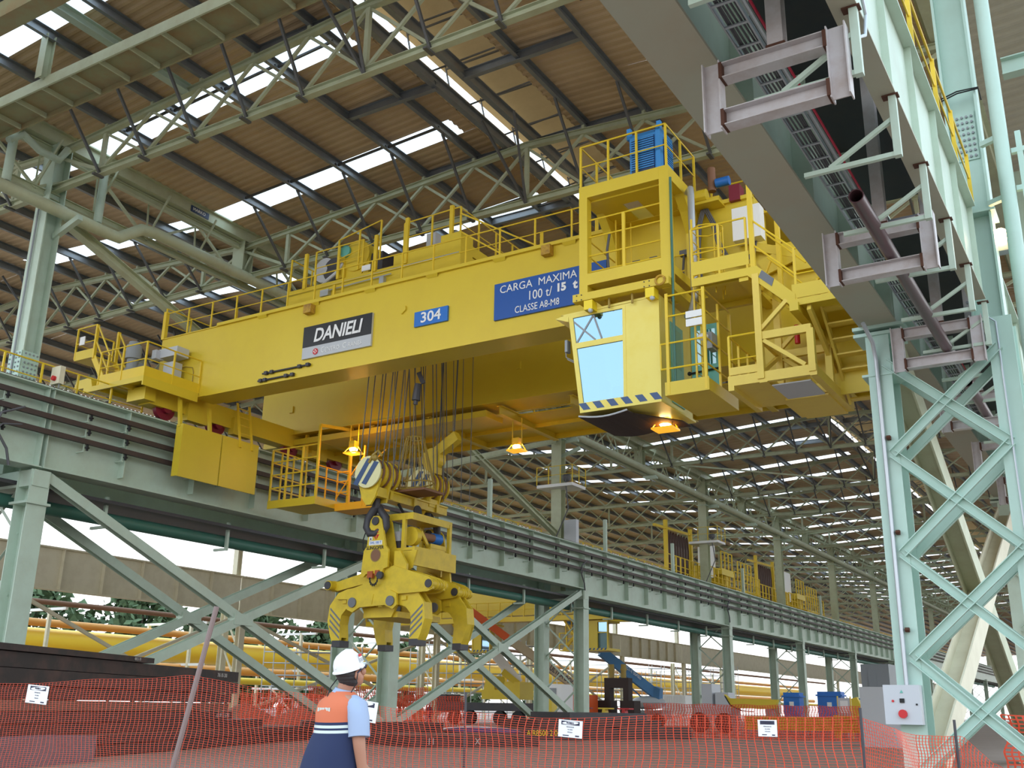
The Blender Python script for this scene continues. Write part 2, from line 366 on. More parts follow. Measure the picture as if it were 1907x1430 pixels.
# cross members between purlins beside the vent, and sag struts
i = 0
for y in (15.6, 20.6, 25.2, 30.3, 35.2, 45, 50.5, 55.5, 65, 70, 76, 81):
    for x0, x1, w in ((-22.9, -18.9, 'left'), (-17.7, -13.1, 'right')):
        b = MB(); b.ib((x0, y, 22.35), (x1, y, 22.35), .18, .34, .02, .02)
        tag(b.build('vent_crossbeam', 'steel'), 'short dark crossbeam %s of the ridge vent, %s from the camera' % (w, ORD[i]), 'beam', 'vent crossbeams')
    i += 1
i = 0
for y in (19.0, 21.7, 27.8, 34.2):
    for k in range(-5, -1):
        x = XC+2.45*k; i += 1; z = ztop(x+1.2)+.42
        if y in (19.0,) and k < -3: continue
        b = MB(); b.beam((x, y+.1*k, z-.06), (x+2.45, y+.1*k, z+.08), .07, .09)
        tag(b.build('sag_strut', 'darkbar'), 'dark sag strut left of the %s purlin beside the vent, %s row' % (ORD[-k-2], {19.0: 'first', 21.7: 'second', 27.8: 'third', 34.2: 'fourth'}[y]), 'strut', 'sag struts between purlins')
# ---- roof trusses (bottom chord flat, crossing diagonals, dark fly braces to the purlins)
def truss(y, x0, x1, xc, step, n, lab, grp, fly=True, m='sage', near=True):
    t = thing('roof_truss', lab, 'roof truss', (xc, y, 19.85), grp)
    zb = 19.72
    b = MB(); b.ib((x0, y, zb), (x1, y, zb), .24, .26, .025, .02); b.build('bottom_chord', m, t)
    b = MB()
    b.ib((x0, y, ztop(x0+.01)), (xc, y, ztop(xc)), .22, .24, .025, .02); b.ib((xc, y, ztop(xc)), (x1, y, ztop(x1-.01)), .22, .24, .025, .02)
    xs = [xc+step*k for k in range(-n, n+1)]
    for x in xs:
        if abs(x-xc) > .1: b.beam((x, y, ztop(x)+.1), (x, y, ztop(x)+.3), .12, .16, up=(0, 1, 0))
    b.build('top_chord', m, t)
    for a, c in zip(xs, xs[1:]):
        b = MB(); b.beam((a, y, zb+.1), (c, y, ztop(c)-.1), .10, .10); b.build('diagonal', m, t)
        b = MB(); b.beam((a, y+.06, ztop(a)-.1), (c, y+.06, zb+.1), .10, .10); b.build('diagonal', m, t)
    for x in (xs[0], xc, xs[-1]):
        b = MB(); b.beam((x, y, zb+.1), (x, y, ztop(x)-.1), .16, .14, up=(0, 1, 0)); b.build('vertical', m, t)
    for x in (xs[0], xs[-1]):
        xe = x0 if x < xc else x1
        b = MB(); b.beam((x, y, zb+.1), (xe, y, ztop(xe-.01 if xe > xc else xe+.01)-.15), .12, .12); b.build('diagonal', m, t)
    if fly:
        for x in xs:
            if abs(x-xc) < .1: continue
            b = MB(); b.beam((x, y-.02, zb-.08), (x-.05, y-(2.15 if y > 25 else 1.7), ztop(x)+.3), .085, .085); b.box(x-.07, x+.07, y-.3, y+.12, zb-.2, zb-.13); b.build('fly_brace', 'darkbar', t)
        for s in (-.7, .7):
            b = MB(); b.beam((xc, y-.02, zb-.08), (xc+s, y-2.15, 22.3), .085, .085); b.build('fly_brace', 'darkbar', t)
    return t
for i, y in enumerate(TRY):
    truss(y, XL, XR, XC, 2.45, 5, 'pale green lattice roof truss across the main bay, %s from the camera' % ORD[i], 'roof trusses of the main bay', fly=y < 100)
for i, y in enumerate(TRY[1:]):
    truss(y, X2L, XL, X2C, 2.4, 5, 'pale green lattice roof truss across the side bay, %s from the camera' % ORD[i], 'roof trusses of the side bay', fly=y < 70)
# ---- wind bracing in the far roof, thin diagonals below the trusses
i = 0
for (a, c) in ((73, 86.5), (86.5, 97), (97, 108)):
    b = MB(); b.beam((-30.2, a, 19.75), (-18, c, 19.75), .12, .12); b.beam((-18, c-.3, 19.75), (-5.8, a, 19.75), .12, .12)
    tag(b.build('wind_brace', 'sage'), 'pale flat wind brace zigzagging under the roof between far trusses, %s bay' % ORD[i], 'brace', 'wind braces'); i += 1
# ---- longitudinal lattice girder on the left column line and small stub columns
for i, (a, c) in enumerate(zip(COLY, COLY[1:])):
    t = thing('eaves_lattice_girder', 'lattice girder along the left columns under the gutter, %s bay from the camera' % ORD[i], 'lattice girder', (XL, (a+c)/2, 19.3), 'lattice girders along the left columns')
    y0 = a if i else 9.5
    b = MB(); b.ib((XL, y0, 21.25), (XL, c, 21.25), .22, .26, .025, .02); b.build('top_chord', 'sage', t)
    b = MB(); b.ib((XL, y0, 19.45), (XL, c, 19.45), .22, .26, .025, .02); b.build('bottom_chord', 'sage', t)
    k = round((c-y0)/2.45); d = (c-y0)/k
    for j in range(k):
        ya = y0+d*j; b = MB()
        if j % 2 == 0: b.beam((XL, ya, 19.5), (XL, ya+d, 21.2), .10, .10)
        else: b.beam((XL, ya, 21.2), (XL, ya+d, 19.5), .10, .10)
        b.build('diagonal', 'sage', t)
    for j in range(0, k+1):
        for s in (-.55, .55):
            b = MB(); b.beam((XL, y0+d*j, 19.5), (XL+s*1.2, y0+d*j+.4, 21.5), .07, .07); b.build('strut', 'sage', t)
# ---- left column line: roof columns over lattice legs
def hcol(mb, x, y, z0, z1, bx, by, tf=.04, tw=.04):
    """H column: flanges face +-Y"""
    mb.box(x-bx/2, x+bx/2, y-by/2, y-by/2+tf, z0, z1); mb.box(x-bx/2, x+bx/2, y+by/2-tf, y+by/2, z0, z1); mb.box(x-tw/2, x+tw/2, y-by/2+tf, y+by/2-tf, z0, z1)
def hcolx(mb, x, y, z0, z1, bx, by, tf=.04, tw=.04):
    mb.box(x-bx/2, x-bx/2+tf, y-by/2, y+by/2, z0, z1); mb.box(x+bx/2-tf, x+bx/2, y-by/2, y+by/2, z0, z1); mb.box(x-bx/2+tf, x+bx/2-tf, y-tw/2, y+tw/2, z0, z1)
for i, y in enumerate(COLY):
    t = thing('lattice_column', 'mint two-legged column carrying the left crane runway, %s from the camera' % ORD[i], 'column', (-32.7, y, 0), 'left runway columns')
    zt = 8.75
    b = MB(); b.box(-31.7, -30.95, y-.36, y+.36, 0, zt) if False else hcolx(b, -31.3, y, 0, zt, .72, .72); b.box(-31.75, -30.85, y-.45, y+.45, 0, .12); b.box(-31.8, -30.85, y-.45, y+.45, 7.6, 7.68); b.build('leg', 'mint', t)
    b = MB(); hcolx(b, -34.2, y, 0, 11.0, .72, .72); b.box(-34.65, -33.75, y-.45, y+.45, 0, .12); b.build('leg', 'mint', t)
    zz = [.6, 2.6, 4.6, 6.6, 8.5]
    for j, (a, c) in enumerate(zip(zz, zz[1:])):
        b = MB(); b.ang((-31.65, y-.1, a), (-33.85, y-.1, c), .11, .11); b.build('lacing', 'mint', t)
        b = MB(); b.ang((-33.85, y+.02, a), (-31.65, y+.02, c), .11, .11); b.build('lacing', 'mint', t)
    b = MB(); b.box(-34.6, -30.9, y-.3, y+.3, zt-.55, zt); b.build('cap_beam', 'mint', t)
    t = thing('roof_column', 'pale green upper column standing behind the left runway girder, %s from the camera' % ORD[i], 'column', (XL, y, 8.75), 'left roof columns')
    b = MB(); hcol(b, XL, y, 8.75, 21.5, .74, .66); b.build('shaft', 'mint' if i == 0 else 'sage', t)
    b = MB(); b.box(XL-.45, XL+.45, y-.42, y+.42, 19.0, 19.08); b.beam((XL+.1, y+.3, 17.9), (XL+1.5, y+.3, 18.35), .2, .22); b.build('bracket', 'mint', t)
    if i == 0:
        b = MB(); b.box(XL-.36, XL+.36, y-.37, y-.34, 11.6, 13.2); b.box(XL+.35, XL+.38, y-.3, y+.3, 11.6, 13.2); pl = b.build('splice_plate', 'mint2', t)
        b = MB()
        for r in range(9):
            for c in range(4):
                b.tube((XL-.27+c*.18, y-.40, 11.75+r*.17), (XL-.27+c*.18, y-.36, 11.75+r*.17), .035, 6); b.tube((XL+.38, y-.22+c*.15, 11.75+r*.17), (XL+.41, y-.22+c*.15, 11.75+r*.17), .035, 6)
        b.build('bolts', 'dgrey', pl)
        b = MB(); b.path([(XL-.05, y-.4, 11.7), (XL-.05, y-.4, 16), (XL-.05, y-.4, 19)], .04, 6); b.build('cable_conduit', 'dgrey', t)
    if i in (2, 3):
        b = MB(); b.box(XL-1.1, XL+1.6, y-1.0, y+.9, 15.55, 15.75); b.build('platform', 'white', t)
        b = MB(); b.rail([(XL-1.1, y-1.0, 15.75), (XL+1.6, y-1.0, 15.75), (XL+1.6, y+.9, 15.75)], 1.2, .8); b.build('guardrail', 'yel2', t)
        b = MB(); b.path([(XL+.9, y-.7, 16.3), (XL+1.3, y-1.0, 14), (XL+.4, y-1.0, 12.2)], .04, 6); b.ball((XL+.9, y-.5, 16.2), .3); b.build('cable', 'cablegrey', t)
    if i == 2:
        b = MB(); b.box(XL+.6, XL+1.5, y-.3, y+.1, 11.8, 13.4); b.build('cabinet', 'grey', t)
for i, y in enumerate((30.0, 50.0, 73.0, 97.0, 118.7)):
    b = MB(); hcol(b, XL, y, 19.55, 21.45, .7, .6); tag(b.build('stub_column', 'sage'), 'short stub column on the left lattice girder, %s from the camera' % ORD[i], 'column', 'stub columns')
# upper cross bracing between the roof columns
for i, (a, c) in enumerate(((20.4, 40.0), (40.0, 59.7))):
    t = thing('upper_cross_brace', 'pale green cross brace between upper columns above the left runway, %s bay' % ORD[i], 'brace', (XL, (a+c)/2, 15), 'upper cross braces')
    for (z0, z1) in (((18.9, 12.5), (12.5, 18.9)) if i else ((18.9, 12.5),)):
        b = MB(); b.ib((XL, a+.3, z0), (XL, c-.3, z1), .36, .34, .03, .02); b.build('diagonal', 'sage', t)
# ---- left crane runway girders with stiffeners
SEG = [0.5, 20.4, 59.6, 86.4, 107.9, 129.4, 151, 172, 216, 260, 400]
for i, (a, c) in enumerate(zip(SEG, SEG[1:])):
    zb = 8.85 if i < 2 else 8.45
    t = thing('runway_girder', 'mint plate girder of the left crane runway, %s span from the camera' % ORD[i], 'girder', (-31.35, (a+c)/2, zb), 'left runway girders')
    b = MB(); b.box(-31.37, -31.33, a+.03, c-.03, zb+.04, 11.6); b.build('web', 'mint', t)
    b = MB(); b.box(-31.75, -30.95, a+.03, c-.03, 11.6, 11.65); b.build('top_flange', 'mint', t)
    b = MB(); b.box(-31.75, -30.95, a+.03, c-.03, zb, zb+.045); b.build('bottom_flange', 'mint', t)
    if a < 140:
        k = max(2, round((c-a)/3.25)); d = (c-a)/k
        for j in range(k+1):
            yy = a+d*j+(.1 if j == 0 else -.1 if j == k else 0)
            b = MB(); b.box(-31.33, -31.02, yy-.015, yy+.015, zb+.3 if 0 < j < k else zb+.04, 11.6); b.build('stiffener', 'mint', t)
    b = MB(); b.box(-31.42, -31.28, a, c, 11.65, 11.78); b.build('crane_rail', 'brownrail', t)
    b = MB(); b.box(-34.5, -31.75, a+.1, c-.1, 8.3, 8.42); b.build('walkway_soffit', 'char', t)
    b = MB(); b.box(-34.6, -34.45, a+.03, c-.03, 8.6, 11.4); b.build('rear_beam', 'mint', t)
# conductor rails on brackets
for j, (z, w) in enumerate(((11.16, 'top'), (10.62, 'middle'), (10.08, 'bottom'))):
    t = thing('conductor_rail', 'dark brown conductor rail along the left runway girder, %s of three' % w, 'conductor rail', (-30.95, 60, z), 'conductor rails')
    b = MB(); b.box(-31.02, -30.88, .5, 400, z-.085, z+.085); b.build('bar', 'brownrail', t)
    y = 4.2; k = 0
    while y < 128:
        b = MB(); b.box(-31.33, -30.95, y-.03, y+.03, z-.38, z-.34); b.beam((-30.98, y, z-.36), (-30.98, y, z-.085), .03, .03, up=(0, 1, 0)); br = b.build('bracket', 'mint', t)
        b = MB(); b.tube((-30.95, y+.12, z-.3), (-30.95, y+.12, z-.09), .05, 6); b.tube((-30.95, y+.12, z-.22), (-30.95, y+.12, z-.19), .09, 6); b.build('insulator', 'black', br)
        y += 1.62 if k % 2 else 3.2; k += 1
# feeder cables beside the first and third left columns
for (y, w) in ((19.6, 'first'), (60.0, 'third'), (86.8, 'fourth')):
    b = MB(); b.path([(-30.9, y-.2, 10.7), (-30.85, y-1.0, 10.3), (-30.85, y-1.15, 9.8), (-30.9, y-.6, 9.2), (-30.95, y-.4, 8.7)], .045, 6); b.path([(-30.9, y-.2, 10.1), (-30.85, y-.9, 9.95), (-30.85, y-1.1, 9.7)], .03, 6)
    tag(b.build('feeder_cable', 'cablegrey'), 'black feeder cable drooping from the conductor rails at the %s left column' % w, 'cable', 'feeder cables')
# runway walkway handrail behind the girder
t = thing('walkway_handrail', 'yellow handrail along the walkway behind the left runway girder', 'handrail', (-33.9, 80, 11.4))
for (a, c) in ((9, 25), (41, 59), (60.5, 86), (87, 107), (109, 128), (131, 150), (152, 171), (173, 193), (195, 215), (217, 237)):
    b = MB(); b.rail([(-33.9 if a > 30 else -32.2, a, 11.65), (-33.9 if a > 30 else -32.2, c, 11.65)], 1.15, 1.5, .03); b.build('rail_panel', 'yel2', t)
for i, y in enumerate((49.5, 64.5, 76.5, 93, 119)):
    b = MB(); b.beam((-31.9, y, 11.4), (-31.9, y, 14.2), .22, .22, up=(0, 1, 0)); tag(b.build('cable_post', 'mint'), 'slim pale post beside the left runway walkway, %s from the crane' % ORD[i], 'post', 'slim posts on the left runway')
# emergency stop box by the first left column
t = thing('control_box', 'grey box with red stop button on the left runway', 'control box', (-31.9, 21.1, 12.1))
b = MB(); b.box(-32.2, -31.7, 21.0, 21.2, 12.1, 12.75); b.build('case', 'beige', t)
b = MB(); b.tube((-31.95, 21.0, 12.3), (-31.95, 20.9, 12.3), .09, 12); b.build('stop_button', 'red', t)
b = MB(); b.beam((-32.1, 21.1, 11.65), (-32.1, 21.1, 12.1), .04); b.beam((-31.8, 21.1, 11.65), (-31.8, 21.1, 12.1), .04); b.build('stand', 'dgrey', t)
# ---- cross braces between the lower legs
def xbrace(x, y0, y1, z0, z1, m, lab, grp, w=.34, one=None, h=.30):
    t = thing('cross_brace', lab, 'brace', (x, (y0+y1)/2, 0), grp)
    if one != 'up': b = MB(); b.ib((x, y0+.4, z1), (x, y1-.4, z0), w, h, .03, .02, up=(1, 0, 0)); b.build('diagonal', m, t)
    if one != 'down': b = MB(); b.ib((x+.02, y0+.4, z0), (x+.02, y1-.4, z1), w, h, .03, .02, up=(1, 0, 0)); b.build('diagonal', m, t)
    b = MB(); ym = (y0+y1)/2; zm = (z0+z1)/2; b.box(x-.2, x+.2, ym-.5, ym+.5, zm-.22, zm+.22); b.build('gusset', m, t)
for i, (a, c) in enumerate(((20.4, 40.0), (40.0, 59.7))):
    xbrace(-31.2, a, c, .7, 8.6, 'mint', 'heavy mint cross brace under the left runway, front plane, %s bay' % ORD[i], 'front cross braces')
    xbrace(-34.2, a, c, .7, 8.9, 'mint', 'heavy mint cross brace under the left runway, rear plane, %s bay' % ORD[i], 'rear cross braces')
# ---- green water pipe under the runway
t = thing('service_pipe', 'dark green pipe slung under the left runway girder', 'pipe', (-32.5, 80, 7.9))
b = MB(); b.tube((-32.5, 2, 7.85), (-32.5, 260, 7.85), .24, 12); b.build('pipe', 'greenpipe', t, True)
for y in range(6, 130, 6):
    b = MB(); b.beam((-32.2, y, 7.45), (-32.2, y, 8.6), .12, .12, up=(0, 1, 0)); b.beam((-32.9, y, 7.5), (-32.2, y, 7.5), .1); b.build('hanger', 'mint', t)
# ---- big duct pipe with an offset along the left columns
t = thing('duct_pipe', 'sage green pipe with a kinked offset running along the left column heads', 'pipe', (-32.2, 60, 18.3))
b = MB(); b.path([(-32.2, 8, 18.6), (-32.2, 22.4, 18.6), (-32.2, 22.9, 18.62), (-32.2, 23.9, 19.4), (-32.2, 24.5, 19.5), (-32.2, 60, 19.45), (-32.2, 270, 19.45)], .235, 14); b.build('pipe', 'sage', t, True)
for y, z in ((18.2, 18.9), (22.0, 18.9)):
    b = MB(); b.tube((-32.35, y, z), (-32.35, y, 20.9), .16, 12); b.tube((-32.35, y, 20.9), (-32.35, y, 21.3), .16, 12, .3); b.build('downpipe_drop', 'mint', t, True)
b = MB(); b.path([(-32.3, 18.0, 20.4), (-32.3, 18.5, 20.9), (-32.3, 19.2, 20.6), (-32.3, 20.0, 20.6), (-32.3, 20.3, 21.2)], .14, 10); b.build('swan_neck', 'mint', t, True)
for y in (40, 59.7, 73, 86.5, 97, 108):
    b = MB(); b.box(-32.9, -31.8, y+.35, y+.5, 19.0, 19.15); b.box(-32.7, -31.7, y+.3, y+.55, 18.85, 19.02); b.build('pipe_support', 'mint', t)
# small sign on the gutter beam
b = MB(); b.box(XL+.36, XL+.38, 26.5, 27.5, 21.5, 21.78); sg = tag(b.build('maker_sign', 'navy'), 'small dark maker plate high on the left gutter beam', 'sign')
letters('MARKO', (XL+.385, 26.95, 21.64), (0, 1, 0), (0, 0, 1), .2, 'white', sg, bold=.003)
# ---- horizontal wind girder near the camera with its hangers
t = thing('wind_girder', 'rust stained flat lying plate girder crossing the roof at upper left', 'girder', (-24, 16.9, 20.3))
b = MB(); b.box(XL, -17, 16.3, 16.36, 20.12, 20.5); b.build('flange', 'sage', t)
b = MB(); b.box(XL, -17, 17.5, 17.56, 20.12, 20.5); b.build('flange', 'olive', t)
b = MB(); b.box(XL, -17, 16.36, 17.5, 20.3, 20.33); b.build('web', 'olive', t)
for k in range(12):
    x = XL+.8+k*1.4; b = MB(); b.box(x-.02, x+.02, 16.36, 17.5, 20.13, 20.3); b.box(x-.04, x+.04, 17.3, 17.5, 20.13, 20.2); b.build('stiffener', 'sage', t)
for (x, y) in ((-27.9, 16.25), (-26.1, 17.6)):
    b = MB(); b.ib((x, y, 20.4), (x, y, 22.0), .34, .3, .02, .02, up=(0, 1, 0)); b.build('hanger', 'sage', t)
b = MB(); b.ib((-26.0, 9.5, 21.75), (-26.0, 20.4, 21.75), .3, .34, .025, .02); tag(b.build('tie_beam', 'mint'), 'mint tie beam above the rust stained wind girder', 'beam')
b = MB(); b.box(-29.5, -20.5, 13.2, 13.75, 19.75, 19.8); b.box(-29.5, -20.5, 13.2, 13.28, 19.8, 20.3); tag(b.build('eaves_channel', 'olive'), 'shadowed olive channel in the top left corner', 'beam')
# ================================================================== RIGHT RUNWAY, overhead
RY = [0.5, 20.4, 40.0, 59.7, 86.5, 108.0, 129.5, 151.0, 172.0, 216.0, 260.0, 400.0]
for i, (a, c) in enumerate(zip(RY, RY[1:])):
    t = thing('runway_girder', 'grey green plate girder of the right crane runway overhead, %s span' % ORD[i], 'girder', (-3.9, (a+c)/2, 8.95), 'right runway girders')
    b = MB(); b.box(-3.92, -3.88, a+.03, c-.03, 9.0, 11.6); b.build('web', 'mint', t)
    b = MB(); b.box(-4.26, -3.54, a+.03, c-.03, 8.95, 9.0); b.build('bottom_flange', 'shadeflange', t)
    b = MB(); b.box(-4.2, -3.6, a+.03, c-.03, 11.6, 11.65); b.build('top_flange', 'mint', t)
    b = MB(); b.box(-3.97, -3.83, a, c, 11.65, 11.78); b.build('crane_rail', 'brownrail', t)
    if a < 60:
        k = max(2, round((c-a)/3.0)); d = (c-a)/k
        for j in range(k+1):
            yy = min(max(a+d*j, a+.1), c-.1); b = MB(); b.box(-3.88, -3.58, yy-.012, yy+.012, 9.0, 11.6); b.build('stiffener', 'mint', t)
    t = thing('walkway_beam', 'pale mint side beam carrying the right runway walkway, %s span' % ORD[i], 'beam', (-1.97, (a+c)/2, 8.95), 'right walkway beams')
    a2, c2 = a+(.5 if i else 0), c-.5
    b = MB(); b.box(-1.985, -1.955, a2, c2, 8.98, 10.88); b.build('web', 'mint', t)
    b = MB(); b.box(-2.11, -1.83, a2, c2, 8.95, 8.98); b.build('bottom_flange', 'shadeflange', t)
    b = MB(); b.box(-2.11, -1.80, a2, c2, 10.88, 10.92); b.build('top_flange', 'mint', t)
    if a < 40:
        k = max(2, round((c2-a2)/1.98)); d = (c2-a2)/k
        for j in range(k+1):
            yy = a2+d*j; b = MB(); b.box(-1.955, -1.86, yy-.012, yy+.012, 8.98, 10.88); b.build('stiffener', 'mint', t)
    b = MB(); b.box(-3.9, -1.98, a2, c2, 11.40, 11.46)
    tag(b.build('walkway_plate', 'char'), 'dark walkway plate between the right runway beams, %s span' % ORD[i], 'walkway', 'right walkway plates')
i = 0
y = 4.2
while y < 34:
    t = thing('strut_frame', 'small mint angle frame under the right walkway beam, %s from the camera' % ORD[i], 'bracket', (-2.5, y, 8.1), 'angle frames under the right walkway'); i += 1
    b = MB(); b.beam((-1.88, y, 8.08), (-1.88, y, 8.98), .09, .09, up=(0, 1, 0)); b.build('post', 'mint', t)
    b = MB(); b.beam((-1.88, y, 8.12), (-3.05, y, 8.12), .06, .06); b.build('arm', 'mint', t)
    b = MB(); b.beam((-1.9, y, 8.62), (-2.72, y, 8.14), .055, .055); b.build('diagonal', 'mint', t)
    b = MB(); b.box(-2.0, -1.8, y-.06, y+.06, 8.93, 8.948); b.build('weld_mark', 'rust', t)
    y += 1.98
# H shaped conductor brackets of raw primed steel
hy = [5.1, 10.05, 15.2, 20.05, 25.2, 30.2, 35.2]
for i, y in enumerate(hy):
    t = thing('conductor_bracket', 'rust edged white H shaped bracket under the right runway, %s from the camera' % ORD[i], 'bracket', (-2.78, y, 7.85), 'H shaped brackets')
    for s, x in ((-1, -3.5), (1, -2.06)):
        b = MB(); b.ib((x, y, 7.82), (x, y, 8.68), .24, .2, .014, .012, up=(0, 1, 0)) if False else b.ch((x, y-.02, 7.82), (x, y-.02, 8.68), .01, .01)
        b = MB(); b.box(x-.10, x+.10, y-.015, y+.0, 7.80, 8.70); b.box(x-s*.10-.008, x-s*.10+.008, y-.09, y+.09, 7.80, 8.70); b.box(x+s*.10-.008, x+s*.10+.008, y-.09, y+.09, 7.80, 8.70); b.build('end_post', 'prim', t)
    for z in (7.93, 8.55):
        b = MB(); b.ib((-3.39, y, z), (-2.17, y, z), .19, .20, .012, .012); bm_ = b.build('crossbar', 'prim', t)
        b = MB(); b.box(-3.40, -3.36, y-.1, y+.1, z-.105, z+.105); b.build('weld', 'rust', bm_)
        b = MB(); b.box(-2.20, -2.16, y-.1, y+.1, z-.105, z+.105); b.build('weld', 'rust', bm_)
    b = MB(); b.ib((-2.72, y, 8.66), (-2.72, y, 11.4), .18, .19, .012, .012, up=(0, 1, 0)); h = b.build('hanger', 'prim', t)
    b = MB(); b.box(-2.83, -2.61, y-.1, y+.1, 8.65, 8.68); b.build('weld', 'rust', h)
# cable ladder, conduits, cable, pipes
t = thing('cable_ladder', 'galvanised cable ladder full of cables under the right runway', 'cable ladder', (-3.24, 15, 9.3))
b = MB(); b.box(-3.40, -3.38, .5, 60, 9.27, 9.35); b.build('side_rail', 'galv', t)
b = MB(); b.box(-3.10, -3.08, .5, 60, 9.27, 9.35); b.build('side_rail', 'galv', t)
for k in range(70):
    b = MB(); b.box(-3.38, -3.10, 3+k*.45, 3.04+k*.45, 9.28, 9.30); b.build('rung', 'galv', t)
b = MB()
for j in range(6):
    b.path([(-3.34+j*.04+.02*math.sin(y*.9+j), y, 9.325) for y in range(1, 60, 2)], .014, 5)
o = b.build('cables', 'cablegrey', t); o['kind'] = 'stuff'
b = MB(); b.tube((-3.02, .5, 9.3), (-3.02, 45, 9.3), .035, 8); tag(b.build('conduit', 'galv', None, True), 'straight zinc conduit beside the cable ladder under the right runway', 'conduit')
b = MB(); b.tube((-2.92, .5, 9.2), (-2.92, 45, 9.2), .018, 6); tag(b.build('red_cable', 'redcable'), 'thin red cable stretched under the right runway', 'cable')
for (a, c, x, lab) in ((13.05, 20.5, -2.62, 'maroon pipe with open end threaded through the near white brackets'), (22.5, 27.0, -2.62, 'maroon pipe lying on white brackets behind the lattice column'), (26.8, 35, -2.3, 'second maroon pipe on the farther white brackets')):
    b = MB(); n = 14
    ring = lambda r, y: [(x+r*math.cos(2*PI*k/n), y, 8.155+r*math.sin(2*PI*k/n)) for k in range(n)]
    vs = ring(.105, a)+ring(.105, c)+ring(.09, a)+ring(.09, a+.8)
    b.add(vs, [(k, (k+1) % n, n+(k+1) % n, n+k) for k in range(n)]+[(k, 2*n+k, 2*n+(k+1) % n, (k+1) % n) for k in range(n)]+[(2*n+k, 3*n+k, 3*n+(k+1) % n, 2*n+(k+1) % n) for k in range(n)]+[tuple(range(3*n, 4*n))])
    tag(b.build('loose_pipe', 'brownpipe', None, True), lab, 'pipe')
b = MB(); b.path([(-1.82, 9.2, 10.6), (-1.80, 10.4, 9.0), (-1.82, 10.35, 8.7), (-1.9, 10.2, 8.6), (-2.05, 10.1, 8.6)], .022, 8)
tag(b.build('bent_conduit', 'galv', None, True), 'thin bent conduit on the outside of the right walkway beam', 'conduit')
# walkway handrail on the outer edge: flat yellow stanchions with two rails
t = thing('stanchion_handrail', 'yellow handrail of flat stanchions along the right walkway', 'handrail', (-1.86, 15, 10.92))
for k, y in enumerate((8.2, 10.2, 12.2, 14.2, 16.3, 18.1, 19.9)):
    b = MB(); b.box(-1.88, -1.81, y-.006, y+.02, 10.92, 12.02); b.build('stanchion', 'yel2', t)
b = MB(); b.tube((-1.85, 2, 12.0), (-1.85, 20.0, 12.0), .022, 8); b.build('top_rail', 'yel2', t)
b = MB(); b.tube((-1.85, 2, 11.5), (-1.85, 20.0, 11.5), .016, 8); b.build('middle_rail', 'yel2', t)
# right lattice columns
for i, y in enumerate(COLY):
    near = i == 0
    t = thing('lattice_column', 'mint lattice column with daylight tint on the right, nearest the camera' if near else 'mint lattice column under the right runway, %s from the camera' % ORD[i], 'column', (-2.9, y, 0), 'right runway columns')
    m = 'mint2' if near else 'mint'
    for (x0, x1) in ((-4.18, -3.73), (-1.93, -1.48)):
        b = MB(); xc = (x0+x1)/2; b.box(x0, x1, y, y+.03, .3, 8.75); b.box(x0, x1, y+.72, y+.75, .3, 8.75); b.box(xc-.015, xc+.015, y+.03, y+.72, .3, 8.75)
        b.box(x0-.12, x1+.12, y-.12, y+.87, .25, .33); lg = b.build('leg', m, t)
        b = MB(); b.box(x0-.3, x1+.3, y-.3, y+1.05, 0, .25); b.build('footing', 'beige', lg)
    zs = [.55, 2.45, 4.35, 6.28, 8.15]
    for j, (a, c) in enumerate(zip(zs, zs[1:])):
        for yy, d in ((y-.005, 1), (y+.75, -1)):
            if not near and d < 0: continue
            b = MB(); b.ch((-3.85, yy, a), (-1.75, yy, c), .10*d, .17, .016, up=(0, 0, 1)); b.build('diagonal', m, t)
            b = MB(); b.ch((-3.85, yy+.03*d, c), (-1.75, yy+.03*d, a), .10*d, .17, .016, up=(0, 0, 1)); b.build('diagonal', m, t)
    b = MB(); b.box(-4.4, -3.5, y-.05, y+.8, 8.75, 8.82); b.box(-4.3, -3.6, y-.02, y+.77, 7.9, 7.95); b.box(-4.4, -3.4, y-.1, y+.85, 8.88, 8.95); b.build('cap_plate', m, t)
    # roof column above
    t2 = thing('roof_column', 'tall mint upper column beside the right walkway, nearest the camera' if near else 'mint upper column over the right runway, %s from the camera' % ORD[i], 'column', (-1.85, y, 8.75), 'right roof columns')
    b = MB(); b.box(-2.2, -2.15, y+.02, y+.6, 11.0, 21.6); b.box(-1.61, -1.56, y-.0, y+.6, 11.0, 21.6); b.box(-2.15, -1.61, y+.24, y+.28, 11.0, 21.6); b.build('shaft', m, t2)
    b = MB(); b.box(-2.16, -2.12, y+.02, y+.6, 8.75, 10.95); b.box(-1.62, -1.58, y, y+.6, 8.75, 10.95); b.box(-2.12, -1.62, y+.2, y+.24, 8.75, 10.95); b.box(-2.25, -1.5, y-.05, y+.65, 10.95, 11.0); b.build('base_box', m, t2)
    if near:
        b = MB(); b.box(-2.14, -1.66, y+.21, y+.24, 12.25, 13.35); sp = b.build('splice_plate', 'mint2', t2)
        for r in range(8):
            for c in range(5):
                if (r*5+c) < 40:
                    b = MB(); b.tube((-2.08+c*.09, y+.17, 12.32+r*.13), (-2.08+c*.09, y+.215, 12.32+r*.13), .026, 7); b.build('bolt', 'dgrey', sp)
        b = MB(); b.path([(-2.3, y-.05, 13.62), (-1.9, y-.06, 13.72), (-1.5, y-.05, 13.7), (-1.5, y+.3, 13.6)], .015, 6); b.path([(-2.3, y-.06, 13.56), (-1.9, y-.08, 13.66), (-1.5, y-.07, 13.66)], .015, 6); b.build('tie_cable', 'black', t2)
        b = MB()
        for k in range(5): b.tube((-2.20, y-.08+.0*k, 9.1+k*.36), (-2.20, y-.03, 9.1+k*.36), .03, 6)
        for o in (b.build('bolts', 'dgrey', t2),): o['kind'] = 'stuff'
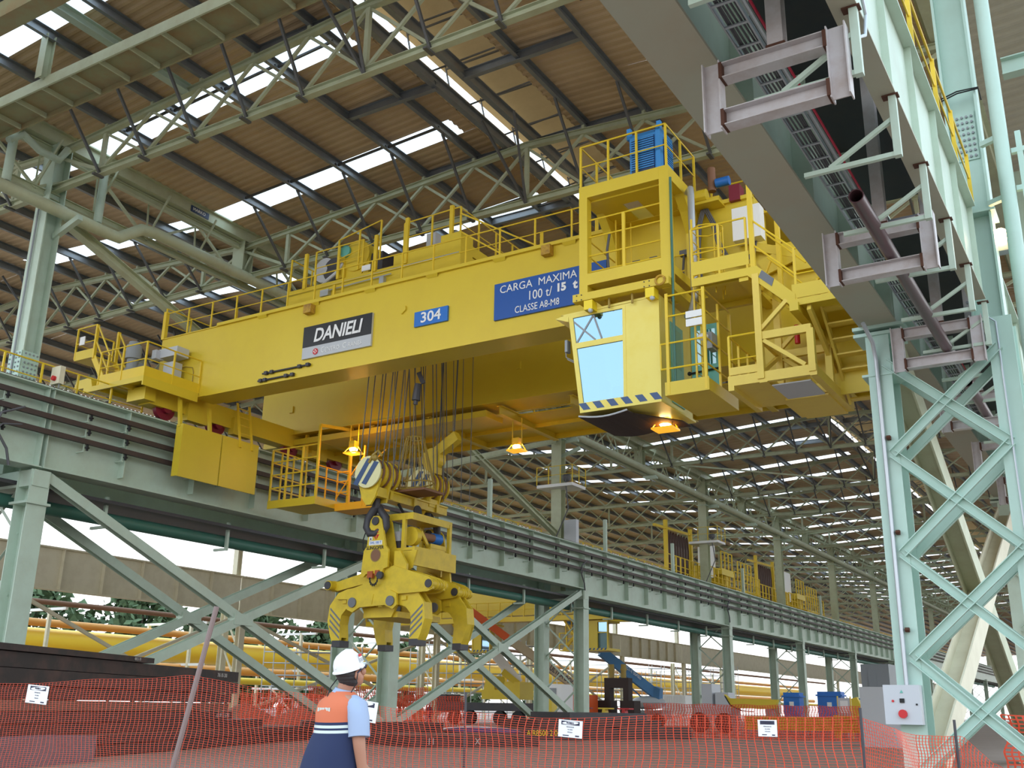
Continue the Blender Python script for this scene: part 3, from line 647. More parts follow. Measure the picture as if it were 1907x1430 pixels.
# electrical box on the near column
t = thing('electrical_box', 'light grey electrical box with red stop button on the lattice column', 'electrical box', (-4.05, 20.15, 1.29))
b = MB(); b.box(-4.38, -3.75, 20.16, 20.38, 1.29, 1.97); b.box(-4.38, -3.75, 20.13, 20.155, 1.29, 1.97); b.build('case', 'grey', t)
b = MB(); b.tube((-4.06, 20.13, 1.47), (-4.06, 20.07, 1.47), .075, 18); b.tube((-4.06, 20.14, 1.47), (-4.06, 20.09, 1.47), .045, 12); b.build('stop_button', 'red', t, True)
b = MB(); b.box(-4.10, -4.02, 20.11, 20.13, 1.66, 1.735); b.build('switch', 'black', t)
b = MB(); b.tube((-4.22, 20.13, 1.69), (-4.22, 20.11, 1.69), .022, 10); b.build('indicator_lamp', 'red', t)
b = MB(); b.prism([(-4.09, 20.125, 1.83), (-4.03, 20.125, 1.83), (-4.06, 20.125, 1.885)], (0, -.004, 0)); b.build('warning_mark', 'teal', t)
b = MB(); b.box(-3.83, -3.80, 20.115, 20.13, 1.62, 1.65); b.build('latch', 'black', t)
b = MB(); b.path([(-3.99, 20.3, 1.97), (-3.99, 20.33, 5), (-3.99, 20.33, 8.2), (-4.0, 20.2, 8.55), (-4.05, 19.7, 8.8)], .042, 10)
tag(b.build('column_conduit', 'galv', None, True), 'zinc conduit climbing the near lattice column from the electrical box', 'conduit')
for i, z in enumerate((2.95, 4.75, 6.6)):
    b = MB(); b.box(-3.93, -3.86, 20.30, 20.398, z-.04, z+.04); b.tube((-3.93, 20.28, z), (-3.84, 20.28, z), .02, 6); tag(b.build('conduit_clamp', 'rust'), 'rusty conduit clamp on the near column leg, %s from the ground' % ORD[i], 'clamp', 'conduit clamps')
b = MB(); b.path([(-2.9, 20.33, 8.72), (-1.85, 20.33, 8.72), (-1.75, 20.33, 8.62), (-1.72, 20.33, 4), (-1.72, 20.33, .6)], .02, 8)
tag(b.build('thin_conduit', 'galv', None, True), 'thin conduit running down the right leg of the lattice column', 'conduit')
# downpipe and lamp beside the column
t = thing('rain_downpipe', 'thick pale mint rain downpipe at the right edge', 'pipe', (-1.19, 19.8, 0))
b = MB(); b.tube((-1.19, 19.8, 0.1), (-1.19, 19.8, 21.4), .135, 18); b.build('pipe', 'mint2', t, True)
for z in (11.0, 12.3):
    b = MB(); b.beam((-1.58, 20.2, z), (-1.15, 19.98, z), .1, .1); b.build('bracket', 'mint2', t)
t = thing('bracket_frame', 'small mint support frame right of the downpipe', 'bracket', (-.7, 20, 11))
for z in (11.1, 11.9): b = MB(); b.beam((-1.05, 20.0, z), (-.3, 20.0, z), .1, .1); b.build('arm', 'mint2', t)
for x in (-.9, -.45): b = MB(); b.beam((x, 20.0, 10.8), (x, 20.0, 12.3), .1, .1, up=(0, 1, 0)); b.build('post', 'mint2', t)
t = thing('wall_lamp', 'glowing orange lamp beside the downpipe at the right edge', 'lamp', (-1.6, 21.1, 10.55))
b = MB(); b.ball((-1.50, 20.9, 10.6), .15); b.build('bulb', 'lampcore', t, True)
b = MB(); b.box(-1.62, -1.4, 20.95, 21.2, 10.3, 10.48); b.build('housing', 'dgrey', t)
for i, (y, z) in enumerate(((24, 16.2), (31, 18.0))):
    b = MB(); b.ib((-1.2, y, z), (3.5, y, z), .3, .45, .03, .02); tag(b.build('tie_beam', 'mint2'), 'mint tie beam reaching right from the upper column, %s from the camera' % ORD[i], 'beam', 'right tie beams')
# heavy cross brace behind the near column
t = thing('cross_brace', 'very wide cross brace behind the near right lattice column', 'brace', (-3.95, 30, 0))
b = MB(); b.ib((-3.95, 21.3, 9.0), (-3.95, 39.6, .3), .62, .5, .04, .03, up=(1, 0, 0)); b.build('diagonal', 'sage', t)
b = MB(); b.ib((-3.9, 21.4, .6), (-3.9, 39.6, 8.2), .62, .5, .04, .03, up=(1, 0, 0)); b.build('diagonal', 'beige', t, label='beige diagonal')
# ================================================================== SIDE BAY: beige runway and pipelines beyond
bw = [-4, 20.4, 40.0, 59.7, 86.5, 108.0, 129.5, 151.0, 172.0, 240, 400]
for i, (a, c) in enumerate(zip(bw, bw[1:])):
    t = thing('beige_runway_girder', 'beige ribbed runway girder beyond the side bay, %s span' % ORD[i], 'girder', (-62, (a+c)/2, 8.4), 'beige runway girders')
    b = MB(); b.box(-62.05, -61.95, a+.05, c-.05, 8.45, 11.15); b.build('web', 'beige', t)
    b = MB(); b.box(-62.4, -61.6, a+.05, c-.05, 11.1, 11.2); b.build('top_flange', 'beige', t)
    b = MB(); b.box(-62.4, -61.6, a+.05, c-.05, 8.4, 8.46); b.build('bottom_flange', 'beige', t)
    k = round((c-a)/3.2); d = (c-a)/k
    if a < 150:
        for j in range(1, k):
            b = MB(); b.box(-61.95, -61.62, a+d*j-.02, a+d*j+.02, 8.46, 11.1); b.build('stiffener', 'beige', t)
    t = thing('outer_column', 'cream column carrying the beige runway girder, %s from the camera' % ORD[i], 'column', (-62.5, a+.2, 0), 'beige runway columns')
    for x in (-61.8, -63.6):
        b = MB(); hcolx(b, x, a+.2, 0, 8.4, .5, .55); b.build('leg', 'beige', t)
    for z in (.8, 3.2, 5.6):
        b = MB(); b.beam((-61.9, a+.2, z), (-63.5, a+.2, z+2.4), .12); b.build('lacing', 'beige', t)
    if 1 <= i <= 5:
        xbrace(-61.9, a, c, .6, 8.0, 'beige', 'slender cream cross brace under the beige runway girder, %s bay' % ORD[i-1], 'beige cross braces', .22, h=.2)
    if i < 8:
        b = MB(); hcol(b, -62.8, a+.2, 11.2, 21, .5, .5); tag(b.build('outer_roof_column', 'beige'), 'cream upper column above the beige runway, %s from the camera' % ORD[i], 'column', 'beige upper columns')
for i, (z, r, m, x, lab) in enumerate(((5.9, 1.05, 'ppipe', -76, 'huge yellow gas pipeline beyond the beige columns'), (4.3, .38, 'opipe', -73, 'orange pipe running below the huge yellow pipeline'), (8.4, .2, 'kraft', -70, 'thin rust red pipe above the yellow pipeline'), (7.3, .3, 'opipe', -75, 'slim orange pipe on top of the yellow pipeline'), (3.4, .3, 'ppipe', -71.5, 'slender yellow pipe nearest the ground beyond the columns'))):
    b = MB(); b.tube((x, 5, z), (x, 260, z), r, 16); tag(b.build('pipeline', m, None, True), lab, 'pipeline', 'pipelines outside')
for i, y in enumerate(range(36, 200, 14)):
    t = thing('pipe_trestle', 'pale lattice trestle under the yellow pipelines, %s from the left' % ORD[i], 'trestle', (-74, y, 0), 'pipe trestles')
    b = MB(); b.beam((-72, y, 0), (-72, y, 8.2), .25, .25, up=(0, 1, 0)); b.build('leg', 'beige', t)
    b = MB(); b.beam((-77.5, y, 0), (-77.5, y, 8.2), .25, .25, up=(0, 1, 0)); b.build('leg', 'beige', t)
    for z in (2.9, 4.6, 8.1): b = MB(); b.beam((-70, y, z), (-78, y, z), .2); b.build('crossbeam', 'white', t)
    b = MB(); b.beam((-72, y, .3), (-77.5, y, 4.5), .15); b.build('diagonal', 'beige', t)
# ================================================================== THE YELLOW OVERHEAD CRANE
cr = thing('overhead_crane', 'huge yellow double girder overhead crane with hanging cab spanning the hall', 'crane', (-18, 29, 11.78))
G0, G1 = 26.0, 27.13
# front girder
b = MB()
side = [(-32.8, 13.5), (-30.6, 12.73), (-5.2, 12.73), (-5.2, 13.9), (-8.05, 13.9), (-8.05, 15.5), (-32.8, 15.5)]
b.prism([(x, G0+.04, z) for x, z in side], (0, G1-G0-.08, 0))
fg = b.build('front_girder', 'yel', cr)
b = MB(); b.box(-29.6, -8.05, G0-.06, G1+.1, 15.5, 15.56); b.box(-32.8, -29.6, G0-.0, G1+.05, 15.5, 15.54); b.box(-29.6, -8.05, G0-.06, G0-.03, 15.5, 15.62); b.build('top_flange', 'yel', fg)
b = MB(); b.box(-29.9, -5.2, G0, G1, 12.70, 12.73); b.build('bottom_flange', 'yel', fg)
for x in (-27.2, -24.6, -22.0, -19.3, -16.6, -14.0): b = MB(); b.prism([(x-.25, G0-.05, 15.5), (x+.25, G0-.05, 15.5), (x+.2, G0+.03, 15.41), (x-.2, G0+.03, 15.41)], (0, 0, -.01)); b.build('flange_bracket', 'yel', fg)
for x, z, s in ((-24.75, 15.28, .36), (-14.75, 15.35, .32)):
    b = MB(); b.box(x-s/2, x+s/2, G0-.22, G0+.02, z-.2, z+.13); b.build('junction_box', 'rustbox', fg)
for x, z in ((-20.45, 14.45),): b = MB(); b.prism([(x-.09, G0+.03, z-.16), (x+.09, G0+.03, z-.02), (x+.07, G0+.03, z+.13), (x-.1, G0+.03, z+.13)], (0, -.05, 0)); b.build('lifting_lug', 'yel', fg)
for (x0, x1, z) in ((-26.9, -24.55, 13.12), (-27.1, -25.3, 12.86)):
    b = MB(); b.tube((x0, G0-.02, z), (x1, G0-.02, z), .035, 8)
    for k in (.08, .2, .78, .95): xx = x0+(x1-x0)*k; b.box(xx-.07, xx+.07, G0-.08, G0+.03, z-.06, z+.06)
    b.build('clamped_conduit', 'char', fg)
b = MB(); pts = [(-31.7, 14.1), (-31.2, 14.1), (-30.8, 14.0), (-30.72, 13.8), (-30.72, 13.3), (-30.85, 13.1), (-31.3, 13.0)]; b.path([(x, G0+.02, z) for x, z in pts], .018, 6); b.path([(-31.9, G0-.06, 14.22), (-31.2, G0-.1, 14.24)], .025, 6); b.build('inspection_hatch', 'dgold', fg)
# signs on the girder
def sign(name, x0, x1, z0, z1, m, y=G0-.0, t=.04):
    b = MB(); b.box(x0, x1, y-t, y+.05, z0, z1); return b.build(name, m, cr)
R_, U_ = (1, 0, 0), (0, 0, 1)
s = sign('maker_sign', -24.97, -21.79, 13.35, 14.58, 'silver', t=.05)
b = MB(); b.box(-24.97, -21.79, G0-.055, G0-.04, 13.78, 14.58); b.build('black_panel', 'blk', s)
letters('DANIELI', (-23.35, G0-.07, 14.15), R_, U_, .70, 'white', s, shear=.2, bold=.016, sx=.88, space=.97)
letters('C', (-23.98, G0-.06, 13.555), R_, U_, .30, 'white', s, sx=.8); letters('ENTRO', (-23.53, G0-.06, 13.54), R_, U_, .225, 'white', s, sx=.92)
letters('C', (-22.97, G0-.06, 13.555), R_, U_, .30, 'white', s, sx=.8); letters('RANES', (-22.50, G0-.06, 13.54), R_, U_, .225, 'white', s, sx=.92)
b = MB(); b.tube((-24.32, G0-.06, 13.555), (-24.32, G0-.07, 13.555), .12, 20); lg = b.build('emblem', 'red', s)
b = MB()
for (dx, dz) in ((0, .055), (.055, 0), (0, -.055), (-.055, 0)): c = (-24.32+dx, G0-.072, 13.555+dz); b.prism([(c[0]-.032, c[1], c[2]), (c[0], c[1], c[2]-.032), (c[0]+.032, c[1], c[2]), (c[0], c[1], c[2]+.032)], (0, -.004, 0))
b.build('emblem_squares', 'white', s)
s = sign('number_plate', -19.95, -18.58, 13.69, 14.22, 'blue2'); letters('304', (-19.265, G0-.05, 13.955), R_, U_, .52, 'white', s, bold=.008, sx=1.1)
s = sign('capacity_sign', -16.74, -12.7, 13.33, 14.58, 'blue')
letters('CARGA  MAXIMA', (-15.12, G0-.05, 14.33), R_, U_, .37, 'white', s, sx=.98)
letters('100 t/', (-15.04, G0-.05, 13.92), R_, U_, .44, 'white', s, sx=.86); letters('15', (-14.27, G0-.05, 13.98), R_, U_, .36, 'white', s, bold=.018); letters('t', (-13.77, G0-.05, 13.98), R_, U_, .40, 'white', s, bold=.018)
letters('CLASSE A8-M8', (-15.14, G0-.05, 13.53), R_, U_, .33, 'white', s, sx=.78)
# rear girder with its lower service walkway
b = MB(); b.prism([(x, 32.1, z) for x, z in ((-33.0, 12.73), (-5.2, 12.73), (-5.2, 15.5), (-33.0, 15.5))], (0, 1.3, 0)); rg = b.build('rear_girder', 'yel', cr)
b = MB(); b.box(-33, -5.2, 32.0, 33.5, 15.5, 15.56); b.box(-33, -5.2, 32.02, 33.5, 12.70, 12.73); b.build('flanges', 'yel', rg)
for x, z in ((-31.2, 13.9), (-19.5, 14.1)): b = MB(); b.box(x-.1, x+.1, 32.03, 32.1, z-.18, z+.12); b.build('lifting_lug', 'yel', rg)
b = MB(); b.box(-33, -6, 33.5, 36.7, 12.52, 12.57); wk = b.build('service_walkway', 'yel', cr)
for x in (-32.5, -29.6, -26.7, -23.8, -20.4, -17.3, -14.2, -11, -8): b = MB(); b.ib((x, 32.2, 12.42), (x, 36.75, 12.42), .25, .35, .02, .02); b.build('bracket_beam', 'yel', wk)
b = MB(); b.box(-33, -6, 36.62, 36.72, 12.3, 12.75); b.box(-33, -6, 34.9, 34.98, 12.36, 12.56); b.build('edge_beam', 'yel', wk)
b = MB(); b.rail([(-33, 36.6, 12.6), (-6, 36.6, 12.6)], 1.1, 2.0); b.build('guardrail', 'yel2', wk)
b = MB(); b.box(-32.8, -21.0, 32.15, 33.4, 12.25, 12.5); b.build('cable_trough', 'yel', wk)
# end carriages and wheels
for x, m0 in ((-31.35, 'left'), (-3.9, 'right')):
    b = MB(); b.box(x-.32, x+.32, 24.4, 36.6, 12.15, 12.95); b.box(x-.5, x+.5, 24.0, 24.5, 12.2, 12.7); ec = b.build('end_carriage', 'yel', cr)
    for y in (25.3, 27.9, 32.2, 35.2):
        b = MB(); b.tube((x-.11, y, 12.19), (x+.11, y, 12.19), .40, 20); b.tube((x+.11, y, 12.19), (x+.15, y, 12.19), .46, 20); b.tube((x+.15, y, 12.19), (x+.3, y, 12.19), .2, 14); b.build('wheel', 'maroon', ec, True)
    for y in (26.6, 29.0, 33.7):
        b = MB(); b.box(x+.2, x+.5, y-.5, y+.5, 11.9, 12.6); b.build('bogie', 'yel', ec)
# hanging guard plates in front of the left rails
for (y0, y1) in ((25.38, 27.34), (27.40, 29.34)):
    b = MB(); b.box(-30.25, -30.19, y0, y1, 9.48, 11.5); b.box(-30.55, -30.25, y0, y0+.05, 9.5, 11.5) if y0 < 26 else None; b.build('guard_plate', 'yel', cr)
b = MB(); b.beam((-30.4, 25.42, 11.4), (-30.6, 25.42, 12.6), .12); b.beam((-30.4, 26.9, 11.4), (-30.6, 26.9, 12.5), .12); b.build('plate_hanger', 'yel', cr)
b = MB()
for s_ in (28.3, 28.95): b.beam((-30.15, s_, 11.2), (-30.55, s_, 13.1), .10, .05)
for k in range(5): z = 11.45+k*.36; x = -30.15-.4*(z-11.2)/1.9; b.tube((x, 28.3, z), (x, 28.95, z), .022, 6)
b.build('ladder', 'yel2', cr)
# left end platform with stair and upper landing
b = MB(); b.box(-33.7, -30.28, 23.4, 26.0, 12.80, 12.86); b.box(-33.7, -30.28, 23.4, 23.46, 12.66, 12.86); b.box(-30.34, -30.28, 23.4, 26, 12.5, 12.86); b.beam((-32.9, 23.5, 12.72), (-32.9, 26, 12.72), .12, .16); b.beam((-31.6, 23.5, 12.72), (-31.6, 26, 12.72), .12, .16)
b.prism([(-34.3, 23.4, 12.86), (-33.2, 23.4, 12.86), (-33.35, 23.4, 13.25), (-34.2, 23.4, 13.2)], (0, .6, 0)); ep = b.build('end_platform', 'yel', cr)
b = MB(); b.rail([(-32.9, 23.42, 12.86), (-30.3, 23.42, 12.86), (-30.3, 26.0, 12.86)], 1.32, 1.3, .028, toe=.38); b.build('guardrail', 'yel2', ep)
b = MB(); b.box(-35.0, -33.8, 23.7, 25.4, 14.25, 14.3); b.box(-35.0, -33.8, 23.7, 23.73, 14.25, 14.62); lp = b.build('upper_landing', 'yel', ep)
b = MB(); b.rail([(-35.0, 25.4, 14.3), (-35.0, 23.72, 14.3), (-33.85, 23.72, 14.3)], 1.3, .9, .028); b.build('guardrail', 'yel2', lp)
b = MB(); b.box(-34.75, -34.45, 23.66, 23.69, 14.85, 15.2); b.build('notice', 'white', lp)
b = MB()
for y in (23.75, 24.75):
    b.beam((-33.85, y, 14.25), (-32.85, y, 12.86), .05, .24); b.beam((-33.85, y, 15.6), (-32.85, y, 14.15), .05); b.beam((-33.85, y, 14.95), (-32.85, y, 13.5), .05); b.beam((-32.9, y, 12.86), (-32.9, y, 14.2), .06, .06, up=(0, 1, 0)); b.beam((-33.85, y, 14.2), (-33.85, y, 15.6), .09, .12, up=(0, 1, 0))
for k in range(6): b.box(-33.8+k*.17, -33.58+k*.17, 23.75, 24.75, 14.0-k*.22, 14.03-k*.22)
b.build('stair', 'yel2', ep)
b = MB(); b.box(-31.75, -31.2, 25.4, 25.85, 13.1, 14.15); b.build('switch_box', 'grey', ep)
b = MB(); b.box(-32.0, -30.95, 25.3, 25.9, 14.35, 14.72); b.box(-32.15, -31.9, 25.1, 25.5, 14.3, 14.66); b.build('resistor_box', 'grey', ep)
b = MB(); b.tube((-32.6, 24.6, 13.0), (-32.6, 24.6, 14.9), .22, 12); b.tube((-32.6, 24.6, 14.2), (-32.6, 24.6, 14.75), .30, 14); b.tube((-33.2, 24.9, 13.9), (-32.4, 24.9, 13.9), .2, 12); b.build('travel_motor', 'dgrey', ep, True)
b = MB(); b.box(-33.6, -33.2, 24.6, 25.6, 12.9, 13.7); b.box(-32.5, -31.9, 25.2, 25.8, 12.9, 13.3); b.build('gearbox', 'char', ep)
# handrails along the girder tops
b = MB(); b.rail([(-32.75, 26.05, 15.56), (-12.6, 26.05, 15.56)], 1.07, 1.35, .024); b.build('guardrail', 'yel2', cr)
b = MB(); b.rail([(-32.75, 26.05, 15.56), (-32.75, 28.6, 15.56)], 1.3, 1.2, .024); b.beam((-32.75, 26.05, 15.5), (-32.75, 26.05, 16.7), .16, .16, up=(0, 1, 0)); b.build('guardrail', 'yel2', cr)
b = MB(); b.rail([(-33, 33.3, 15.56), (-5.5, 33.3, 15.56)], 1.1, 2.0, .024); b.build('guardrail', 'yel2', cr)
b = MB(); b.rail([(-9.6, 26.9, 15.5), (-7.6, 26.9, 15.5), (-7.6, 33, 15.5)], 1.1, 1.4, .026); b.build('guardrail', 'yel2', cr)
b = MB(); b.box(-9.6, -7.0, 26.9, 33, 15.4, 15.46); b.box(-6.95, -6.9, 26.9, 33, 15.2, 15.5); b.build('end_walkway', 'yel', cr)
b = MB()
for x in (-29.0, -24.0, -15.2, -13.2): b.box(x-.05, x+.05, 26.3, 26.36, 15.56, 16.25)
b.build('rail_stop', 'yel2', cr)
b = MB(); b.box(-29.2, -29.0, 26.6, 26.9, 15.56, 16.0); b.build('end_buffer', 'maroon', cr)
# brake machine on the right end of the front girder
b = MB(); b.box(-10.15, -8.9, 25.5, 26.8, 15.42, 15.5); b.box(-9.9, -9.45, 25.8, 26.3, 15.5, 16.0); b.box(-9.45, -9.0, 25.85, 26.2, 15.5, 15.75); b.tube((-9.75, 25.7, 15.75), (-9.3, 25.7, 15.75), .2, 12); cm = b.build('cable_drive', 'yel', cr)
b = MB(); b.tube((-9.25, 26.0, 16.0), (-9.25, 26.0, 16.75), .12, 12); b.build('upright_motor', 'kraft', cm, True)
b = MB(); b.tube((-9.1, 25.95, 16.2), (-8.7, 25.95, 16.2), .14, 12); b.build('blue_motor', 'blue2', cm, True)
b = MB(); b.box(-8.72, -8.4, 25.9, 26.3, 15.5, 16.0); b.build('brown_box', 'maroon', cm)
b = MB()
for o in (0, .05, -.05): b.path([(-9.5+o, 25.85, 15.4), (-9.62+o, 25.8, 14.9), (-9.68+o, 25.8, 14.2), (-9.66+o, 25.82, 13.2), (-9.62+o, 25.85, 12.8)], .03, 6); b.path([(-9.42+o, 25.85, 15.4), (-9.2+o, 25.8, 14.9), (-9.05+o, 25.8, 14.2), (-8.8+o, 25.82, 13.65), (-8.4+o, 25.82, 13.45), (-8.1+o, 25.85, 13.7), (-8.0+o, 25.85, 14.2)], .03, 6)
b.build('looped_cable', 'cablegrey', cr)
b = MB(); b.box(-8.55, -7.75, 25.55, 25.95, 14.05, 15.05); b.build('white_cabinet', 'white', cr)
# ---- cab support tower
tw = MB(); FY = 23.8
for (x0, x1) in ((-12.5, -12.24), (-10.0, -9.72)):
    tw.box(x0, x1, FY, FY+.26, 12.3, 15.95); tw.box(x0, x1, 25.72, 25.96, 12.6, 15.95)
    tw.box(x0, x1, FY+.26, 25.72, 15.57, 15.95); tw.box(x0, x1, FY+.26, 25.72, 12.75, 13.0)
    tw.prism([(x0, 25.72, 15.57), (x0, 25.72, 14.7), (x0, 25.3, 15.2), (x0, 24.9, 15.57)], (x1-x0, 0, 0))
tw.box(-12.24, -10.0, FY, FY+.26, 15.57, 15.95); tw.box(-12.24, -10.0, 25.72, 25.96, 15.5, 15.95); tw.box(-12.24, -10.0, FY, FY+.26, 12.83, 13.0); tw.box(-12.24, -10.0, FY+.0, FY+.03, 13.0, 13.18)
tw.box(-12.24, -10.0, FY+.26, 25.9, 12.86, 12.9)
tower = tw.build('support_tower', 'yel', cr)
b = MB(); b.box(-12.24, -11.5, FY+.26, 25.72, 15.52, 15.57); b.box(-11.0, -10.0, FY+.26, 25.72, 15.52, 15.57); b.box(-11.5, -11.0, FY+.26, 24.6, 15.52, 15.57); b.build('deck', 'yel', tower)
b = MB(); b.rail([(-12.45, 25.9, 15.95), (-12.45, FY+.03, 15.95), (-9.77, FY+.03, 15.95), (-9.77, 25.95, 15.95)], 1.32, 1.0, .028); b.beam((-12.3, 25.9, 15.95), (-9.8, 25.9, 15.95), .05); b.tube((-12.45, 25.9, 17.2), (-9.77, 25.9, 17.2), .024, 6); b.build('guardrail', 'yel2', tower)
b = MB()
for z in (13.26, 13.76, 14.34, 14.88): b.tube((-12.25, FY+.12, z), (-10.0, FY+.12, z), .024, 6)
b.beam((-11.15, FY+.12, 12.83), (-11.15, FY+.12, 14.88), .09, .06, up=(0, 1, 0))
for z in (13.3, 13.8, 14.3): b.tube((-12.3, FY+.2, z), (-12.3, 25.75, z), .022, 6)
b.tube((-12.0, 25.2, 12.7), (-12.0, 25.2, 15.4), .022, 6); b.tube((-11.7, 25.6, 12.7), (-11.7, 25.6, 15.4), .022, 6)
for z in (13.45, 13.95): b.tube((-11.6, 25.5, z), (-10.0, 25.5, z), .02, 6)
b.build('tower_rails', 'yel2', tower)
b = MB()
for i, x in enumerate((-11.75, -11.55, -11.2, -11.0, -10.8, -10.6, -10.15)):
    b.path([(x, 25.9, 14.2), (x-.04, 25.86, 13.6), (x+.02, 25.86, 13.0), (x+.05, 25.88, 12.75)], .035, 6)
for x in (-11.65, -11.1, -10.7, -10.15): b.box(x-.12, x+.12, 25.82, 25.98, 14.1, 14.26)
b.path([(-12.12, 25.0, 14.9), (-12.2, 25.0, 14.4), (-12.15, 25.0, 13.6), (-12.0, 25.0, 13.4), (-11.9, 25.0, 13.6)], .04, 6)
b.build('hanging_cables', 'cablegrey', tower)
b = MB(); b.box(-12.58, -9.7, 23.55, 23.8, 12.28, 12.5); b.box(-10.0, -9.72, 23.8, 26, 12.26, 12.5); b.build('cab_rail_beam', 'yel', tower)
b = MB()
for x in (-12.45, -12.3, -10.4, -10.25):
    for z in (12.31, 12.45): b.tube((x, 23.53, z), (x, 23.555, z), .018, 6)
b.build('bolts', 'char', tower)
b = MB(); n = 18; c = (-9.93, 23.52, 12.40)
for k in range(n):
    a0, a1 = 2*PI*k/n, 2*PI*(k+1)/n; b.tube((c[0]+.13*math.cos(a0), c[1], c[2]+.13*math.sin(a0)), (c[0]+.13*math.cos(a1), c[1], c[2]+.13*math.sin(a1)), .03, 6)
b.build('ring_eye', 'rustbox', tower)
for x in (-12.1, -10.25):
    b = MB(); b.box(x-.13, x+.13, 23.55, 23.85, 11.99, 12.26); h = b.build('cab_hanger', 'yel3', tower)
    b = MB(); b.ball((x+.05, 23.6, 11.97), .07); b.build('hanger_bolt', 'silver', h, True)
for x in (-11.55, -10.85): b = MB(); b.tube((x, 23.75, 12.0), (x, 23.75, 12.3), .035, 8); b.build('hanger_rod', 'dgold', tower)
# blue louvred cooling unit on the tower deck
b = MB(); b.box(-10.95, -9.98, 24.0, 24.85, 15.97, 17.3); b.box(-10.12, -9.98, 23.93, 24.0, 15.97, 17.35)
for x in (-10.98, -10.05): b.box(x-.06, x+.06, 24.0, 24.12, 17.2, 17.55)
cu = b.build('cooling_unit', 'skyblue', cr)
b = MB(); b.box(-10.88, -10.18, 23.96, 24.0, 16.05, 17.12); b.box(-9.98, -9.95, 24.15, 24.75, 16.05, 17.0); b.build('louvre_recess', 'navy', cu)
b = MB()
for k in range(14): z = 16.12+k*.072; b.box(-10.88, -10.18, 23.93, 23.955, z, z+.034); b.box(-9.95, -9.93, 24.15, 24.75, z, z+.034)
b.build('louvres', 'skyblue', cu)
# ---- operator's cab
YC, YB = 23.85, 25.95
def lx(z): return -12.52-(z-9.2)*.126           # slanting front edge
b = MB()
b.prism([(-11.15, YC, 9.2), (-10.12, YC, 9.2), (-10.12, YC, 12.1), (-11.15, YC, 12.06)], (0, .06, 0))
b.prism([(lx(11.95)+.05, YC, 11.95), (-11.15, YC, 11.95), (-11.15, YC, 12.06), (lx(12.04), YC, 12.04)], (0, .06, 0))
b.prism([(lx(11.02), YC, 11.02), (-11.15, YC, 11.02), (-11.15, YC, 11.18), (lx(11.18), YC, 11.18)], (0, .06, 0))
b.prism([(lx(9.2), YC, 9.2), (-11.15, YC, 9.2), (-11.15, YC, 9.42), (lx(9.42), YC, 9.42)], (0, .06, 0))
b.prism([(lx(9.2), YC, 9.2), (lx(9.2)+.13, YC, 9.2), (lx(12.04)+.13, YC, 12.04), (lx(12.04), YC, 12.04)], (0, .06, 0))
b.prism([(-11.2, YC-.01, 9.42), (-11.11, YC-.01, 9.42), (-11.11, YC-.01, 12.0), (-11.2, YC-.01, 12.0)], (0, .05, 0))
b.box(-10.18, -10.12, YC+.06, YB, 9.2, 12.1)                      # right wall
b.prism([(lx(12.04), YC, 12.04), (-10.12, YC, 12.1), (-10.12, YC, 12.16), (lx(12.04)-.25, YC, 12.10)], (0, YB-YC, 0))   # roof
b.prism([(lx(9.2), YC, 9.14), (-10.12, YC, 9.14), (-10.12, YC, 9.2), (lx(9.2), YC, 9.2)], (0, YB-YC+.3, 0))
b.prism([(lx(9.2), YB, 9.2), (-10.12, YB, 9.2), (-10.12, YB, 12.1), (lx(12.04), YB, 12.04)], (0, .06, 0))
b.prism([(lx(12.04), YC, 12.1), (lx(12.04)-.42, YC, 12.02), (lx(12.04), YC, 11.86)], (0, YB-YC, 0))
cab = b.build('operator_cab', 'ylight', cr)
b = MB(); b.prism([(lx(11.18)+.12, YC+.03, 11.17), (-11.18, YC+.03, 11.17), (-11.18, YC+.03, 11.96), (lx(11.95)+.12, YC+.03, 11.96)], (0, .008, 0)); b.build('window_pane', 'glass', cab)
b = MB(); b.prism([(lx(9.42)+.12, YC+.03, 9.42), (-11.18, YC+.03, 9.42), (-11.18, YC+.03, 11.03), (lx(11.02)+.12, YC+.03, 11.03)], (0, .008, 0)); b.build('window_pane', 'glass', cab)
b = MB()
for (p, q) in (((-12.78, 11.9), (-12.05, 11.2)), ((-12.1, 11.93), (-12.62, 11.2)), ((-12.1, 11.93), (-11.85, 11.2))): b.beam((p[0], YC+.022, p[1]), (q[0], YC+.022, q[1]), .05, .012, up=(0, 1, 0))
b.build('window_brace', 'dgrey', cab)  # dark bars stand in for bracing reflected in the glass
b = MB()
for k in range(6):
    x = -12.46+k*.42; w = .22
    if k == 3: x -= .0
    b.prism([(x+.05, YC-.006, 9.21), (x+w+.05, YC-.006, 9.21), (x+w-.1, YC-.006, 9.41), (x-.1, YC-.006, 9.41)], (0, .004, 0))
b.build('hazard_stripes', 'navystripe', cab)
b = MB(); b.prism([(-13.0, 24.0, 10.8), (-12.75, 24.0, 10.65), (-12.75, 24.0, 10.68), (-13.0, 24.0, 10.83)], (0, .03, 0)); b.box(-13.02, -12.94, 23.9, 24.1, 11.0, 11.35); b.path([(-12.75, 23.95, 10.7), (-13.0, 23.95, 10.85), (-13.02, 23.95, 11.1)], .015, 6); b.build('mirror', 'dgrey', cab)
b = MB(); n = 8
for k in range(n):
    x0 = lx(9.2)+.0+k*(1.45/n); x1 = x0+1.45/n; f = lambda x: 9.06-.09*math.sin(PI*(x-lx(9.2))/1.45)-.03
    b.prism([(x0, YC-.05, f(x0)), (x1, YC-.05, f(x1)), (x1, YC-.05, f(x1)-.03), (x0, YC-.05, f(x0)-.03)], (0, 2.2, 0))
